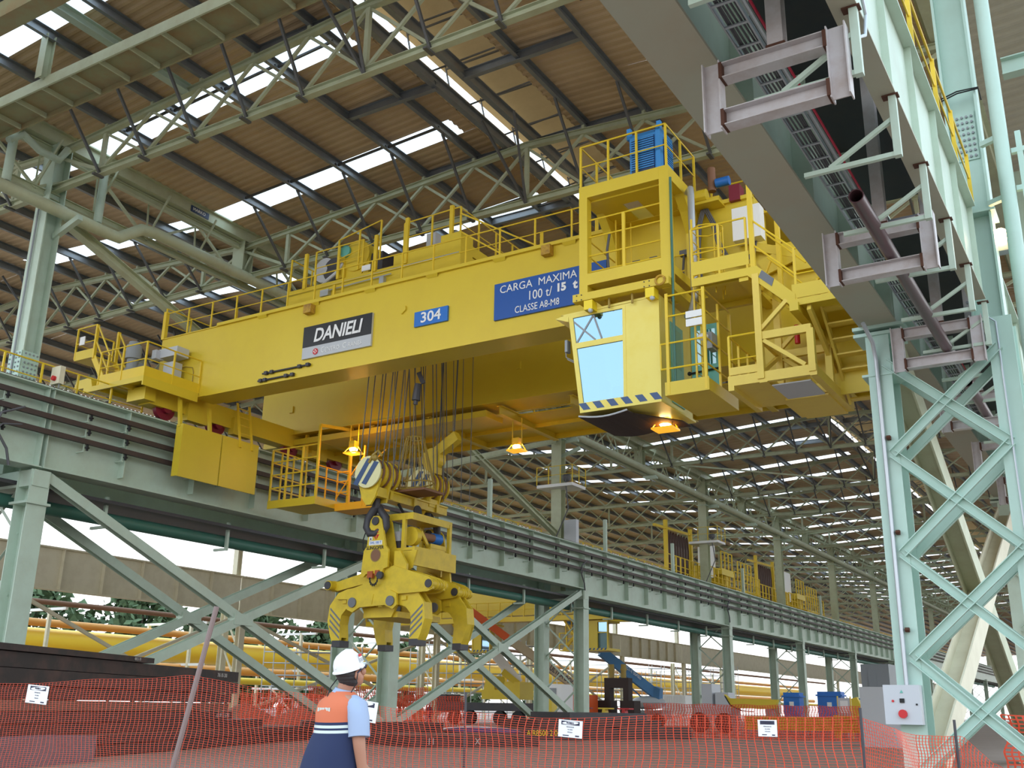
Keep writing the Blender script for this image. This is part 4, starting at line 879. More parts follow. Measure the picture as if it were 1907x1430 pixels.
b.prism([(-11.07, YC+.3, 9.0), (-10.2, YC+1.6, 9.0), (-10.2, YC+2.2, 9.0), (-11.07, YC+2.2, 9.0)], (0, 0, .03)); b.build('heat_shield', 'soot_and_opening_dark', cab)
b = MB(); b.path([(lx(9.2)+k*.18, YC-.07, 9.03-.09*math.sin(PI*k/8)) for k in range(9)], .025, 6); b.build('shield_lip', 'silver', cab)
b = MB(); b.box(-11.9, -11.4, 24.6, 25.1, 9.2, 10.0); b.box(-11.5, -11.4, 24.6, 25.1, 10.0, 10.7); b.box(-12.1, -11.9, 24.2, 24.5, 9.2, 10.1); b.build('operator_seat', 'dgrey', cab)
b = MB(); b.box(-10.115, -10.09, 24.55, 25.4, 9.3, 11.6); dr = b.build('cab_door', 'teal', cab)
b = MB(); b.box(-10.09, -10.08, 24.7, 25.25, 10.35, 11.45); b.build('door_pane', 'clear', dr)
# ---- cab landing cage, ladder
b = MB(); b.box(-9.95, -8.75, 23.7, 25.9, 9.22, 9.3); b.box(-9.95, -8.75, 23.7, 23.73, 9.22, 9.58); b.box(-8.78, -8.75, 23.7, 25.9, 9.22, 9.55); ld = b.build('cab_landing', 'yel', cr)
b = MB()
for x in (-9.85, -8.82): b.beam((x, 23.72, 9.25), (x, 23.72, 12.05), .08, .06, up=(0, 1, 0))
b.beam((-8.8, 25.6, 9.25), (-8.8, 25.6, 11.9), .08, .06, up=(0, 1, 0)); b.beam((-8.8, 24.7, 9.25), (-8.8, 24.7, 11.9), .06, .05, up=(0, 1, 0))
for z in (9.95, 10.65, 11.4, 11.98): b.tube((-10.05 if z < 11 else -9.85, 23.72, z), (-8.82, 23.72, z), .026, 6); b.tube((-8.8, 23.72, z), (-8.8, 25.6, z), .024, 6)
b.tube((-10.05, 23.72, 9.95), (-10.05, 23.72, 10.65), .022, 6)
b.build('cage_rails', 'yel2', ld)
b = MB(); b.box(-9.3, -8.86, 23.66, 23.69, 11.0, 11.2); b.box(-9.3, -8.86, 23.66, 23.69, 11.24, 11.42); b.build('white_notice', 'white', ld)
b = MB(); b.box(-9.0, -8.84, 24.3, 24.7, 10.55, 11.0); b.build('switch_box', 'dgrey', ld); b = MB(); b.ball((-9.05, 24.2, 10.85), .12, sc=(1.3, 1, .8)); b.build('work_lamp', 'white', ld, True)
b = MB(); b.box(-9.7, -8.9, 25.0, 25.05, 9.5, 11.5); tp = b.build('teal_gate', 'teal', ld); b = MB(); b.tube((-9.75, 24.95, 10.15), (-8.85, 24.95, 10.2), .025, 8); b.ball((-9.75, 24.95, 10.15), .06); b.build('push_bar', 'black', tp); b = MB(); b.box(-9.55, -9.0, 24.985, 24.999, 10.35, 11.35); b.build('gate_pane', 'clear', tp)
b = MB(); b.path([(-9.62, 25.0, 15.6), (-9.45, 24.75, 15.55), (-9.42, 24.7, 15.3), (-9.42, 24.7, 12.2), (-9.5, 24.6, 11.75), (-9.6, 24.5, 11.6)], .10, 10); b.build('cable_duct', 'galv', cr, True)
b = MB(); b.tube((-9.68, 23.75, 9.3), (-9.64, 23.76, 15.5), .035, 6); b.build('dark_hose', 'greenpipe', cr)
b = MB()
for y in (24.2, 24.65): b.beam((-9.25, y, 9.3), (-9.25, y, 14.3), .05, .04, up=(0, 1, 0))
for k in range(16): b.tube((-9.25, 24.2, 9.6+k*.29), (-9.25, 24.65, 9.6+k*.29), .014, 6)
b.build('access_ladder', 'yel2', cr)
b = MB()
for z in (12.6, 13.3, 14.0):
    pts = [(-9.25, 24.2, z)]+[(-9.0-.35*math.sin(PI*k/8)*0-.0+.55*math.sin(PI*k/8), 24.42-.38*math.cos(PI*k/8), z) for k in range(9)]+[(-9.25, 24.65, z)]
    b.path(pts, .018, 6)
for k in (2, 4, 6): b.tube((-9.0+.55*math.sin(PI*k/8), 24.42-.38*math.cos(PI*k/8), 12.0), (-9.0+.55*math.sin(PI*k/8), 24.42-.38*math.cos(PI*k/8), 14.0), .015, 6)
b.build('ladder_hoops', 'yel2', cr)
# ---- right side stair tower: upper platform, sloping stair, lower platforms
b = MB()
b.box(-9.12, -7.6, 23.7, 25.98, 12.25, 12.31); b.box(-9.12, -7.6, 23.7, 23.75, 12.1, 12.32); b.box(-9.12, -7.55, 23.72, 23.74, 12.42, 12.8)
for y in (23.95, 25.6): b.beam((-9.1, y, 12.18), (-7.5, y, 12.18), .12, .16)
b.beam((-7.72, 23.75, 12.12), (-7.72, 26, 12.12), .25, .25)
b.prism([(-7.6, 23.7, 12.32), (-7.35, 23.7, 12.32), (-6.42, 23.7, 11.36), (-6.42, 23.7, 11.1), (-6.55, 23.7, 11.08), (-7.6, 23.7, 12.1)], (0, .08, 0)); b.prism([(-7.6, 24.8, 12.32), (-7.35, 24.8, 12.32), (-6.42, 24.8, 11.36), (-6.42, 24.8, 11.1), (-6.55, 24.8, 11.08), (-7.6, 24.8, 12.1)], (0, .08, 0))
for k in range(5): b.box(-7.5+k*.21, -7.25+k*.21, 23.75, 24.8, 12.12-k*.22, 12.15-k*.22)
b.box(-6.55, -4.7, 23.7, 26, 11.12, 11.18); b.box(-6.55, -4.7, 23.7, 23.75, 11.05, 11.22); b.box(-6.5, -4.8, 23.72, 23.74, 11.25, 11.62); b.beam((-6.45, 23.6, 11.0), (-6.45, 26, 11.0), .22, .22)
up = b.build('stair_platform', 'yel', cr)
b = MB(); b.prism([(-7.22, 23.685, 12.17), (-6.92, 23.685, 11.87), (-6.99, 23.685, 11.68), (-7.32, 23.685, 12.0)], (0, .01, 0)); b.build('anti_slip_band', 'bluegrey', up)
b = MB()
b.rail([(-9.1, 23.75, 12.31), (-7.6, 23.75, 12.31)], 1.45, .8, .026)
b.beam((-7.45, 23.75, 12.2), (-7.45, 23.75, 14.7), .12, .10, up=(0, 1, 0)); b.beam((-7.3, 25.6, 12.2), (-7.3, 25.6, 14.9), .12, .10, up=(0, 1, 0))
for dz in (1.4, .7): b.tube((-7.5, 23.75, 12.31+dz), (-6.4, 23.75, 11.2+dz), .026, 6); b.tube((-7.4, 24.85, 12.31+dz), (-6.4, 24.85, 11.25+dz), .026, 6)
b.rail([(-6.4, 23.75, 11.2), (-4.8, 23.75, 11.2)], 1.4, .8, .026); b.rail([(-6.4, 25.9, 11.2), (-4.8, 25.9, 11.2)], 1.4, .8, .026)
for x in (-8.7, -8.1): b.beam((x, 25.85, 12.3), (x+.5, 25.85, 13.4), .05)
b.build('guardrail', 'yel2', up)
b = MB(); b.beam((-8.05, 25.9, 13.9), (-5.2, 25.9, 12.75), .1, .25); b.beam((-7.9, 25.9, 13.2), (-6.3, 25.9, 13.7), .08, .5) ; b.box(-7.0, -6.0, 25.8, 25.95, 12.9, 13.4); b.build('end_gusset', 'yel', cr)
b = MB()
for x in (-7.40, -6.13):
    for y in (23.75, 25.4): b.beam((x, y, 9.3), (x, y, 12.1 if x < -7 else 10.4), .17, .17, up=(0, 1, 0))
b.box(-8.25, -6.03, 23.7, 23.85, 9.22, 9.48); b.box(-8.25, -6.03, 25.3, 25.45, 9.22, 9.48); b.box(-6.2, -6.03, 23.7, 27.3, 9.2, 9.45); b.box(-7.45, -7.25, 23.7, 27.3, 9.2, 9.42); b.box(-8.25, -8.1, 23.7, 25.9, 9.1, 9.45)
for y in (23.75, 25.4):
    b.beam((-7.35, y, 10.42), (-6.1, y, 10.42), .12, .2); b.beam((-7.35, y, 10.6), (-6.65, y, 11.25), .1); b.beam((-7.3, y, 10.3), (-6.3, y, 9.5), .1)
b.beam((-7.4, 23.8, 10.4), (-7.4, 25.4, 10.4), .1, .14); b.beam((-7.4, 23.8, 9.5), (-7.4, 25.4, 10.4), .1); b.beam((-6.13, 23.8, 11.0), (-6.13, 27.0, 9.5), .1, .2)
b.box(-8.25, -7.45, 23.8, 25.9, 9.22, 9.27); b.box(-7.3, -6.2, 25.3, 27.3, 9.15, 9.2)
lw = b.build('stair_tower_frame', 'yelpale', cr)
b = MB(); b.rail([(-8.2, 25.9, 9.3), (-8.2, 23.75, 9.3), (-7.45, 23.75, 9.3)], 1.25, .75, .026); b.build('guardrail', 'yel2', lw)
b = MB(); b.box(-8.2, -7.45, 23.7, 23.73, 9.5, 9.7); b.build('toe_board', 'yelpale', lw)
b = MB()
for x in (-5.95, -4.75): b.beam((x, 24.1, 11.4), (x, 26.6, 9.25), .06, .24)
for k in range(7): z = 11.1-k*.3; y = 24.45+k*.35; b.box(-5.95, -4.75, y-.14, y+.14, z-.02, z+.02)
b.build('lower_stair', 'yelpale', lw)
b = MB(); b.tube((-6.85, 25.2, 10.6), (-6.85, 25.2, 11.1), .07, 10); b.build('fire_extinguisher', 'red', lw, True)
b = MB(); b.box(-7.2, -6.25, 23.9, 25.2, 9.14, 9.17); b.build('floor_panel', 'grey', lw)
b = MB(); b.box(-6.0, -3.6, 26.0, 31.5, 9.0, 9.15) if False else b.box(-8.2, -5.0, 25.95, 26.02, 9.3, 12.7); b.build('skirt_plate', 'yel', cr)
for (x0, x1, z) in ((-5.4, -4.7, 11.5), (-5.3, -4.6, 10.75), (-5.2, -4.6, 10.05)):
    b = MB(); b.box(x0, x1, 25.93, 25.945, z-.15, z+.15); b.build('painted_opening', 'soot_and_opening_dark', cr)  # solid panels; the dark inside an opening is painted as colour
# ---- maintenance basket under the rear girder (orange lamplight painted into its right part)
b = MB(); b.box(-30.5, -27.9, 30.4, 32.6, 9.22, 9.28); b.box(-30.5, -27.9, 30.4, 30.44, 9.1, 9.42); b.box(-27.94, -27.9, 30.4, 32.6, 9.1, 9.42)
bk = b.build('maintenance_basket', 'yel', cr)
b = MB()
for k in range(4): x = -30.45+k*.84; b.beam((x, 30.45, 9.3), (x, 30.45, 11.6), .07, .07, up=(0, 1, 0))
for z in (9.95, 10.5, 11.05, 11.58): b.beam((-30.45, 30.45, z), (-27.93, 30.45, z), .05)
for y in (31.0, 31.7, 32.5): b.beam((-30.45, y, 9.3), (-30.45, y, 11.6), .06, .06, up=(0, 1, 0))
for z in (9.95, 10.5, 11.05, 11.58): b.beam((-30.45, 30.45, z), (-30.45, 32.5, z), .05)
b.beam((-27.93, 30.45, 9.3), (-27.93, 30.45, 12.4), .09, .09, up=(0, 1, 0)); b.beam((-30.45, 32.4, 11.58), (-30.45, 32.4, 12.7), .12, .12, up=(0, 1, 0)); b.beam((-27.93, 32.4, 9.3), (-27.93, 32.4, 12.7), .1, .1, up=(0, 1, 0)); b.beam((-27.93, 30.45, 12.35), (-27.93, 32.4, 12.6), .12)
b.build('cage', 'yel2', bk)
b = MB()
for y in (31.0, 31.7, 32.5): b.beam((-27.93, y, 9.3), (-27.93, y, 10.7), .05, .05, up=(0, 1, 0))
for z in (9.8, 10.25, 10.7): b.tube((-27.93, 30.45, z), (-27.93, 32.5, z), .025, 6)
b.box(-27.9, -25.9, 31.6, 32.7, 9.0, 9.06); b.box(-27.9, -26.3, 31.6, 31.63, 9.06, 9.3); b.prism([(-26.3, 31.6, 9.06), (-25.7, 31.6, 9.5), (-25.7, 31.6, 9.62), (-26.3, 31.6, 9.3)], (0, .03, 0))
for x in (-27.2, -26.5): b.beam((x, 31.62, 9.1), (x, 31.62, 11.6), .06, .06, up=(0, 1, 0))
for x in (-26.0, -25.72): b.beam((x, 31.62, 9.3), (x, 31.62, 10.9), .06, .06, up=(0, 1, 0))
for z in (9.75, 10.2, 10.6): b.beam((-27.9, 31.62, z), (-27.2, 31.62, z), .05); b.tube((-26.0, 31.62, z), (-25.72, 31.62, z), .025, 6)
b.beam((-26.0, 31.62, 10.9), (-25.4, 31.62, 11.3), .05); b.beam((-27.9, 31.62, 9.5), (-26.5, 31.62, 11.2), .04); b.build('entry_rails', 'orange', bk)
# ---- floodlights
def flood(x, y, z, zt):
    b = MB()
    for sx_ in (-.3, .3): b.beam((x+sx_*.7, y, z+.25), (x+sx_*.7, y, zt), .03, .03, up=(0, 1, 0)); b.beam((x+sx_, y-.25, z), (x+sx_*.7, y, z+.3), .03); b.beam((x+sx_, y+.25, z), (x+sx_*.7, y, z+.3), .03)
    b.box(x-.14, x+.14, y-.14, y+.14, z+.22, z+.5); f = b.build('floodlight', 'yel2', cr)
    b = MB(); b.box(x-.32, x+.32, y-.27, y+.27, z-.02, z+.03); b.build('lamp_guard', 'amber', f)
    b = MB(); b.ball((x, y, z+.16), .17, sc=(1, 1, .55)); b.build('lamp_globe', 'lampcore', f, True)
flood(-26.75, 31.2, 11.2, 12.4); flood(-20.2, 33.2, 11.0, 12.3); flood(-10.75, 25.55, 8.86, 9.15)
for (x, y, z) in ((-26.75, 31.2, 11.05), (-20.2, 33.2, 11.4), (-26.3, 31.2, 11.9)):
    li = bpy.data.lights.new('sodium_light', 'POINT'); li.energy = 9; li.color = (1, .5, .1); li.shadow_soft_size = .12
    lo = bpy.data.objects.new('sodium_light', li); lo.location = (x, y, z); COL.objects.link(lo)
# small hook hanging beside the ropes
b = MB(); b.beam((-20.9, 27.6, 12.7), (-20.75, 27.7, 12.3), .1, .16); b.tube((-20.95, 27.65, 12.3), (-21.0, 27.65, 11.7), .12, 10, .16); b.tube((-21.0, 27.65, 11.7), (-21.02, 27.65, 11.55), .08, 8); hk = b.build('limit_weight', 'char', cr)
# ================================================================== TROLLEY
tr = thing('crane_trolley', 'yellow hoist trolley with machinery and handrails on top of the crane girders', 'trolley', (-22.5, 29.5, 15.6))
b = MB()
b.box(-26.6, -18.6, 26.6, 27.0, 15.85, 16.55); b.box(-26.6, -18.6, 32.2, 32.6, 15.85, 16.55); b.box(-26.6, -26.2, 27, 32.2, 15.9, 16.5); b.box(-19.0, -18.6, 27, 32.2, 15.9, 16.5); b.box(-22.8, -22.4, 27, 32.2, 15.9, 16.5)
b.box(-26.2, -24.2, 27, 32.2, 16.45, 16.5); b.box(-21.5, -18.6, 26.6, 32.2, 16.55, 16.95); b.box(-19.4, -18.55, 26.55, 27.3, 15.75, 17.2)
fr = b.build('frame', 'yel', tr)
for x in (-25.4, -19.6):
    for y in (26.8, 32.4): b = MB(); b.tube((x, y-.12, 15.9), (x, y+.12, 15.9), .32, 18); b.build('wheel', 'char', fr, True)
b = MB(); b.tube((-24.9, 28.6, 17.15), (-20.6, 28.6, 17.15), .62, 20); b.build('rope_drum', 'maroon', tr, True)
b = MB(); b.tube((-24.9, 30.8, 17.15), (-20.6, 30.8, 17.15), .62, 20); b.build('rope_drum', 'maroon', tr, True)
b = MB(); b.tube((-25.15, 26.95, 17.3), (-25.15, 27.25, 17.3), .5, 22); b.tube((-25.15, 26.9, 17.3), (-25.15, 26.95, 17.3), .2, 14); b.build('brake_disc', 'grey', tr, True)
b = MB(); b.tube((-24.65, 26.9, 17.2), (-24.65, 27.3, 17.2), .48, 22); b.build('fan_guard', 'char', tr, True)
b = MB(); b.box(-24.4, -22.9, 26.9, 27.7, 16.6, 17.4); b.tube((-23.5, 26.85, 17.5), (-23.5, 27.7, 17.5), .62, 22); b.box(-24.35, -24.0, 26.8, 27.6, 16.7, 17.9); b.build('gear_case', 'yel', tr, True)
b = MB(); b.tube((-24.0, 26.75, 17.75), (-24.0, 27.15, 17.75), .24, 16); b.build('green_motor', 'teal', tr, True)
b = MB(); b.box(-22.9, -22.35, 27.0, 27.8, 16.6, 17.5); b.build('dark_motor', 'char', tr)
b = MB(); b.path([(-24.1, 26.8, 17.3), (-24.3, 26.7, 16.9), (-24.7, 26.7, 16.7), (-25.0, 26.8, 16.6)], .07, 8); b.build('flexible_duct', 'grey', tr, True)
b = MB(); b.box(-22.95, -22.55, 26.57, 26.6, 16.62, 16.84); b.build('notice', 'white', tr)
b = MB(); b.box(-20.75, -20.35, 27.5, 27.9, 17.2, 18.0); b.build('grey_box', 'grey', tr)
b = MB(); b.tube((-18.95, 26.7, 17.2), (-18.95, 27.1, 17.2), .2, 16); b.build('blower', 'dgrey', tr, True)
def rl(pts, h, sp=1.2): b = MB(); b.rail(pts, h, sp, .026); b.build('guardrail', 'yel2', tr)
rl([(-26.55, 32.4, 16.55), (-26.55, 26.65, 16.55)], 1.35); rl([(-25.3, 26.65, 16.6), (-23.0, 26.65, 16.6)], 1.35); rl([(-21.1, 26.65, 16.95), (-18.65, 26.65, 17.0)], 1.2); rl([(-18.65, 26.65, 16.95), (-18.65, 32.4, 16.95)], 1.2); rl([(-24.2, 26.65, 16.6), (-22.2, 26.65, 16.95)], 1.6)
for x in (-25.75, -22.35, -20.95, -19.0):
    b = MB(); b.beam((x, 26.6, 16.5), (x, 26.6, 18.3 if x > -21 else 17.95), .14, .10, up=(0, 1, 0)); b.build('mast', 'yel2', tr)
b = MB(); b.beam((-18.6, 26.6, 17.9), (-15.2, 26.6, 15.75), .05); b.beam((-18.6, 26.6, 17.2), (-16.6, 26.6, 15.75), .05); b.build('stay_rod', 'yel2', tr)
b = MB(); b.tube((-26.6, 26.52, 16.35), (-18.6, 26.52, 16.4), .02, 6); b.tube((-24.5, 26.5, 16.15), (-21.5, 26.5, 16.2), .025, 6); b.box(-24.8, -24.4, 26.45, 26.6, 15.95, 16.2); b.box(-22.0, -21.8, 26.45, 26.6, 15.9, 16.15); b.build('pipework', 'galv', tr)
# ================================================================== HOOK BLOCK with ropes, and the slab tongs hanging from it
hb = thing('hook_block', 'twin drum lower hook block with striped round ends hanging on wire ropes', 'hook block', (-22.8, 29.6, 8.2))
b = MB(); b.box(-23.0, -22.5, 27.6, 31.9, 8.42, 8.72); b.box(-23.05, -22.45, 27.6, 31.9, 8.70, 8.76); bm_ = b.build('cross_beam', 'gold', hb)
b = MB()
for y in (28.4, 29.8, 31.2): b.box(-22.45, -22.42, y-.08, y+.08, 8.42, 8.72)
b.build('beam_stiffener', 'gold', bm_)
for k, (y0, zc, xs) in enumerate(((27.45, 9.28, -22.80), (30.55, 9.44, -22.82))):
    b = MB(); b.tube((xs, y0+.03, zc), (xs, y0+1.15, zc), .50, 28); 
    for d in (.35, .75, 1.1): b.tube((xs, y0+d, zc), (xs, y0+d+.06, zc), .56, 28)
    dm = b.build('sheave_drum', 'gold', hb, True)
    b = MB(); b.tube((xs, y0-.03, zc), (xs, y0+.03, zc), .57, 30); b.build('end_disc', 'cream', dm)
    b = MB()
    for o in (-.26, .12):
        c0 = (xs+o, y0-.035, zc)
        b.prism([(c0[0]-.36, c0[1], zc-.40+abs(o)*.1), (c0[0]-.16, c0[1], zc-.46), (c0[0]+.42 if o < 0 else c0[0]+.36, c0[1], zc+.46 if o < 0 else zc+.30), (c0[0]+.22 if o < 0 else c0[0]+.16, c0[1], zc+.49 if o < 0 else zc+.36)], (0, -.006, 0))
    b.build('stripes', 'navystripe', dm)
    b = MB()
    for d in (.2, .55, .95): b.tube((xs, y0+d, zc+.02), (xs, y0+d+.1, zc+.02), .53, 28)
    b.build('groove', 'kraft', dm)
    # lug plate below each drum
    b = MB(); b.prism([(xs-.52, y0+.1, zc-.25), (xs+.50, y0+.1, zc-.25), (xs+.28, y0+.1, zc-.9), (xs+.1, y0+.1, zc-1.15), (xs-.1, y0+.1, zc-1.15), (xs-.3, y0+.1, zc-.9)], (0, .08, 0))
    b.prism([(xs-.45, y0+.7, zc-.25), (xs+.48, y0+.7, zc-.25), (xs+.3, y0+.7, zc-1.0), (xs-.3, y0+.7, zc-1.0)], (0, .08, 0)); b.box(xs-.35, xs+.35, y0+.15, y0+.75, zc-.85, zc-.55); b.build('lug_plate', 'gold', hb)
    # double hook
    b = MB(); yy = y0+.55; zt = zc-1.0
    b.tube((xs, yy, zt+.15), (xs, yy, zt-.2), .14, 12)
    b.path([(xs+.02, yy, zt-.1), (xs-.12, yy, zt-.32), (xs-.30, yy, zt-.55), (xs-.36, yy, zt-.85), (xs-.2, yy, zt-1.08), (xs+.05, yy, zt-1.1), (xs+.2, yy, zt-.95)], [.14, .16, .16, .15, .15, .13, .06], 10)
    b.path([(xs+.02, yy+.1, zt-.1), (xs+.16, yy+.1, zt-.3), (xs+.36, yy+.12, zt-.55), (xs+.4, yy+.12, zt-.85), (xs+.25, yy+.1, zt-1.1), (xs+.05, yy+.1, zt-1.1)], [.12, .13, .15, .14, .13, .08], 10)
    b.build('hook', 'char', hb, True)
    b = MB()
    for j, (dx, dy) in enumerate(((-.5, .1), (-.46, .4), (-.44, .8), (-.5, 1.05), (.5, .15), (.46, .45), (.47, .8), (.5, 1.05))):
        b.tube((xs+dx, y0+dy, zc+.1), (xs+dx*1.15+(.25 if k == 0 else -.25), y0+dy*1.0+(.25 if k == 0 else -.3), 16.6), .021, 5)
    for j in range(4): b.tube((xs+.9+.25*j, y0+.3+.2*j, zc+.2 if False else 8.75), (xs+.5+.35*j, y0+.4+.2*j, 16.6), .015, 5)
    b.build('wire_ropes', 'darkbar', hb)
b = MB(); b.ball((-22.5, 27.42, 9.75), .12); b.path([(-22.75, 27.4, 9.6), (-22.55, 27.36, 9.85), (-22.4, 27.45, 10.0), (-22.25, 27.5, 9.8)], .05, 6); b.build('swivel', 'dgold', hb)
b = MB(); b.path([(-22.6, 29.0, 8.4), (-22.5, 29.3, 8.0), (-22.4, 29.8, 8.05), (-22.5, 30.2, 8.3)], .05, 6); b.tube((-22.3, 29.75, 8.2), (-22.26, 29.75, 8.2), .24, 16); b.build('cable_reel_loop', 'black', hb)
# cable basket with tapered slats hanging between the drums
cb = thing('cable_basket', 'tapered open cable basket hanging between the two striped drums', 'basket', (-22.6, 29.5, 8.8))
b = MB(); n = 18
for k in range(n):
    a = 2*PI*k/n; b.tube((-22.35+.95*math.cos(a), 29.5+.6*math.sin(a), 8.9), (-22.35+.33*math.cos(a), 29.5+.33*math.sin(a), 10.9), .02, 5)
b.build('slats', 'dgold', cb)
b = MB()
for (z, rx, ry) in ((8.9, .95, .6), (9.2, .86, .56), (10.9, .33, .33)):
    pts = [(-22.35+rx*math.cos(2*PI*k/16), 29.5+ry*math.sin(2*PI*k/16), z) for k in range(17)]; b.path(pts, .03, 5)
b.build('hoops', 'dgold', cb)
b = MB(); b.box(-23.3, -21.4, 28.9, 30.1, 8.80, 8.88); b.build('tray', 'kraft', cb)
ah = thing('auxiliary_hook', 'smaller yellow auxiliary hoist hanging behind the ropes', 'hook block', (-22.3, 31.2, 9.8))
b = MB(); b.beam((-21.6, 31.2, 11.3), (-22.6, 31.2, 10.7), .35, .4); b.tube((-22.7, 31.0, 10.5), (-22.7, 31.4, 10.5), .42, 20); b.box(-22.95, -22.45, 31.0, 31.4, 9.9, 10.5); b.build('sheave_housing', 'gold', ah)
b = MB(); b.tube((-21.8, 31.2, 11.3), (-21.7, 31.2, 16.4), .03, 6); b.tube((-22.5, 31.2, 10.8), (-22.4, 31.2, 16.4), .03, 6); b.build('rope', 'darkbar', ah)
b = MB(); b.path([(-22.7, 31.2, 9.9), (-22.75, 31.2, 9.6), (-22.9, 31.2, 9.4), (-22.75, 31.2, 9.25), (-22.55, 31.2, 9.35)], .07, 8); b.build('hook', 'char', ah, True)
# ---- slab tongs
tg = thing('slab_tongs', 'big yellow slab lifting tongs with four curved claws hanging from the hooks', 'lifting tongs', (-22.75, 29.5, 3.4))
def plate(mb, pts, y, t): mb.prism([(x, y, z) for x, z in pts], (0, t, 0)); return mb
# lug side plates
for k, (y, dz) in enumerate(((27.95, 0), (31.1, 0.05))):
    b = MB(); pts = [(-22.98, 7.66), (-22.85, 7.80), (-22.62, 7.80), (-22.48, 7.66), (-22.26, 6.75), (-22.12, 6.6), (-22.12, 6.0), (-22.3, 5.95), (-22.35, 5.8), (-23.05, 5.8), (-23.15, 5.7), (-23.28, 5.72), (-23.2, 6.6), (-23.08, 6.75)]
    plate(b, pts, y, .09); plate(b, pts, y+.55, .09); b.box(-22.9, -22.5, y+.09, y+.55, 5.9, 6.5); sp = b.build('lug_frame', 'gold', tg)
    b = MB(); b.tube((-22.73, y-.05, 7.62), (-22.73, y+.7, 7.62), .15, 16); b.build('shackle_pin', 'char', sp, True)
    if k == 0:
        b = MB(); b.tube((-22.66, y-.004, 6.42), (-22.66, y+.05, 6.42), .235, 24); b.build('round_opening', 'dgold', sp)
        b = MB(); b.tube((-22.66, y-.01, 6.42), (-22.66, y-.002, 6.42), .2, 24); b.build('opening_shade', 'kraft', sp)
        b = MB(); c = (-22.68, y-.012, 7.16)
        for s_ in (-1, 1):
            b.prism([(c[0]+s_*.02, c[1], c[2]-.20), (c[0]+s_*.13, c[1], c[2]-.02), (c[0]+s_*.02, c[1], c[2]-.02)], (0, .01, 0)); b.prism([(c[0]+s_*.02, c[1], c[2]+.20), (c[0]+s_*.10, c[1], c[2]+.04), (c[0]+s_*.02, c[1], c[2]+.04)], (0, .01, 0))
        b.build('red_mark', 'red', sp)
        b = MB(); b.box(-22.98, -22.4, y-.008, y, 6.78, 6.93); b.box(-22.98, -22.84, y-.008, y, 6.95, 7.08); lb = b.build('white_label', 'white', sp)
        letters('SWL 100 T', (-22.69, y-.012, 6.855), R_, U_, .125, 'blue2', lb, depth=.004, sx=.85); b = MB(); b.prism([(-22.95, y-.01, 6.97), (-22.87, y-.01, 6.97), (-22.91, y-.01, 7.05)], (0, -.004, 0)); b.build('warning_triangle', 'ink', lb)
        letters('SLINGOFER', (-22.70, y-.008, 6.68), R_, U_, .165, 'blk', sp, depth=.004, sx=.9, bold=.003)
# machinery frame between the lugs
b = MB()
b.box(-22.95, -21.6, 28.6, 31.0, 7.84, 7.95); b.box(-22.95, -21.6, 28.6, 28.63, 7.72, 7.95); b.box(-21.63, -21.6, 28.6, 31.0, 7.70, 7.95)
for (x, y) in ((-22.0, 28.65), (-21.65, 30.9), (-22.9, 30.9)): b.beam((x, y, 6.6), (x, y, 7.84), .13, .13, up=(0, 1, 0))
b.box(-23.0, -21.5, 28.55, 31.1, 6.62, 6.72); b.box(-21.55, -21.45, 28.55, 31.1, 6.1, 6.75)
b.prism([(-22.1, 28.5, 6.6), (-21.3, 28.5, 6.6), (-21.5, 28.5, 6.0), (-22.1, 28.5, 5.7)], (0, .08, 0)); b.prism([(-22.0, 28.15, 6.55), (-21.75, 28.15, 6.55), (-21.45, 28.15, 6.1), (-21.45, 28.15, 5.55), (-21.75, 28.15, 5.55), (-21.85, 28.15, 5.95), (-22.0, 28.15, 6.05)], (0, .1, 0)); b.prism([(-21.9, 30.9, 6.3), (-21.6, 30.9, 6.2), (-21.5, 30.9, 5.5), (-21.9, 30.9, 5.5)], (0, .1, 0))
b.box(-23.0, -21.6, 28.9, 30.9, 5.4, 5.8); b.box(-21.6, -21.48, 28.6, 31.0, 5.55, 5.7)
b.build('machinery_frame', 'gold', tg)
b = MB(); b.box(-22.5, -22.25, 28.75, 29.1, 7.0, 7.35); b.build('control_box', 'grey', tg)
b = MB(); b.tube((-22.0, 29.0, 7.2), (-22.0, 29.25, 7.2), .34, 20); b.build('fly_wheel', 'gold', tg, True)
b = MB(); b.tube((-21.9, 29.5, 7.25), (-21.8, 30.1, 7.25), .15, 14); b.build('motor', 'kraft', tg, True); b = MB(); b.tube((-21.85, 30.1, 7.25), (-21.8, 30.5, 7.25), .2, 14); b.build('blue_motor', 'blue2', tg, True)
b = MB(); b.beam((-21.8, 29.35, 7.4), (-21.75, 29.75, 6.9), .08, .12); b.box(-21.9, -21.6, 29.7, 30.6, 6.75, 6.85); b.box(-21.62, -21.58, 29.7, 30.6, 6.85, 7.0); b.build('motor_bracket', 'gold', tg)
b = MB(); b.box(-22.8, -22.2, 28.7, 29.2, 6.4, 7.0); b.build('dark_gear', 'char', tg)
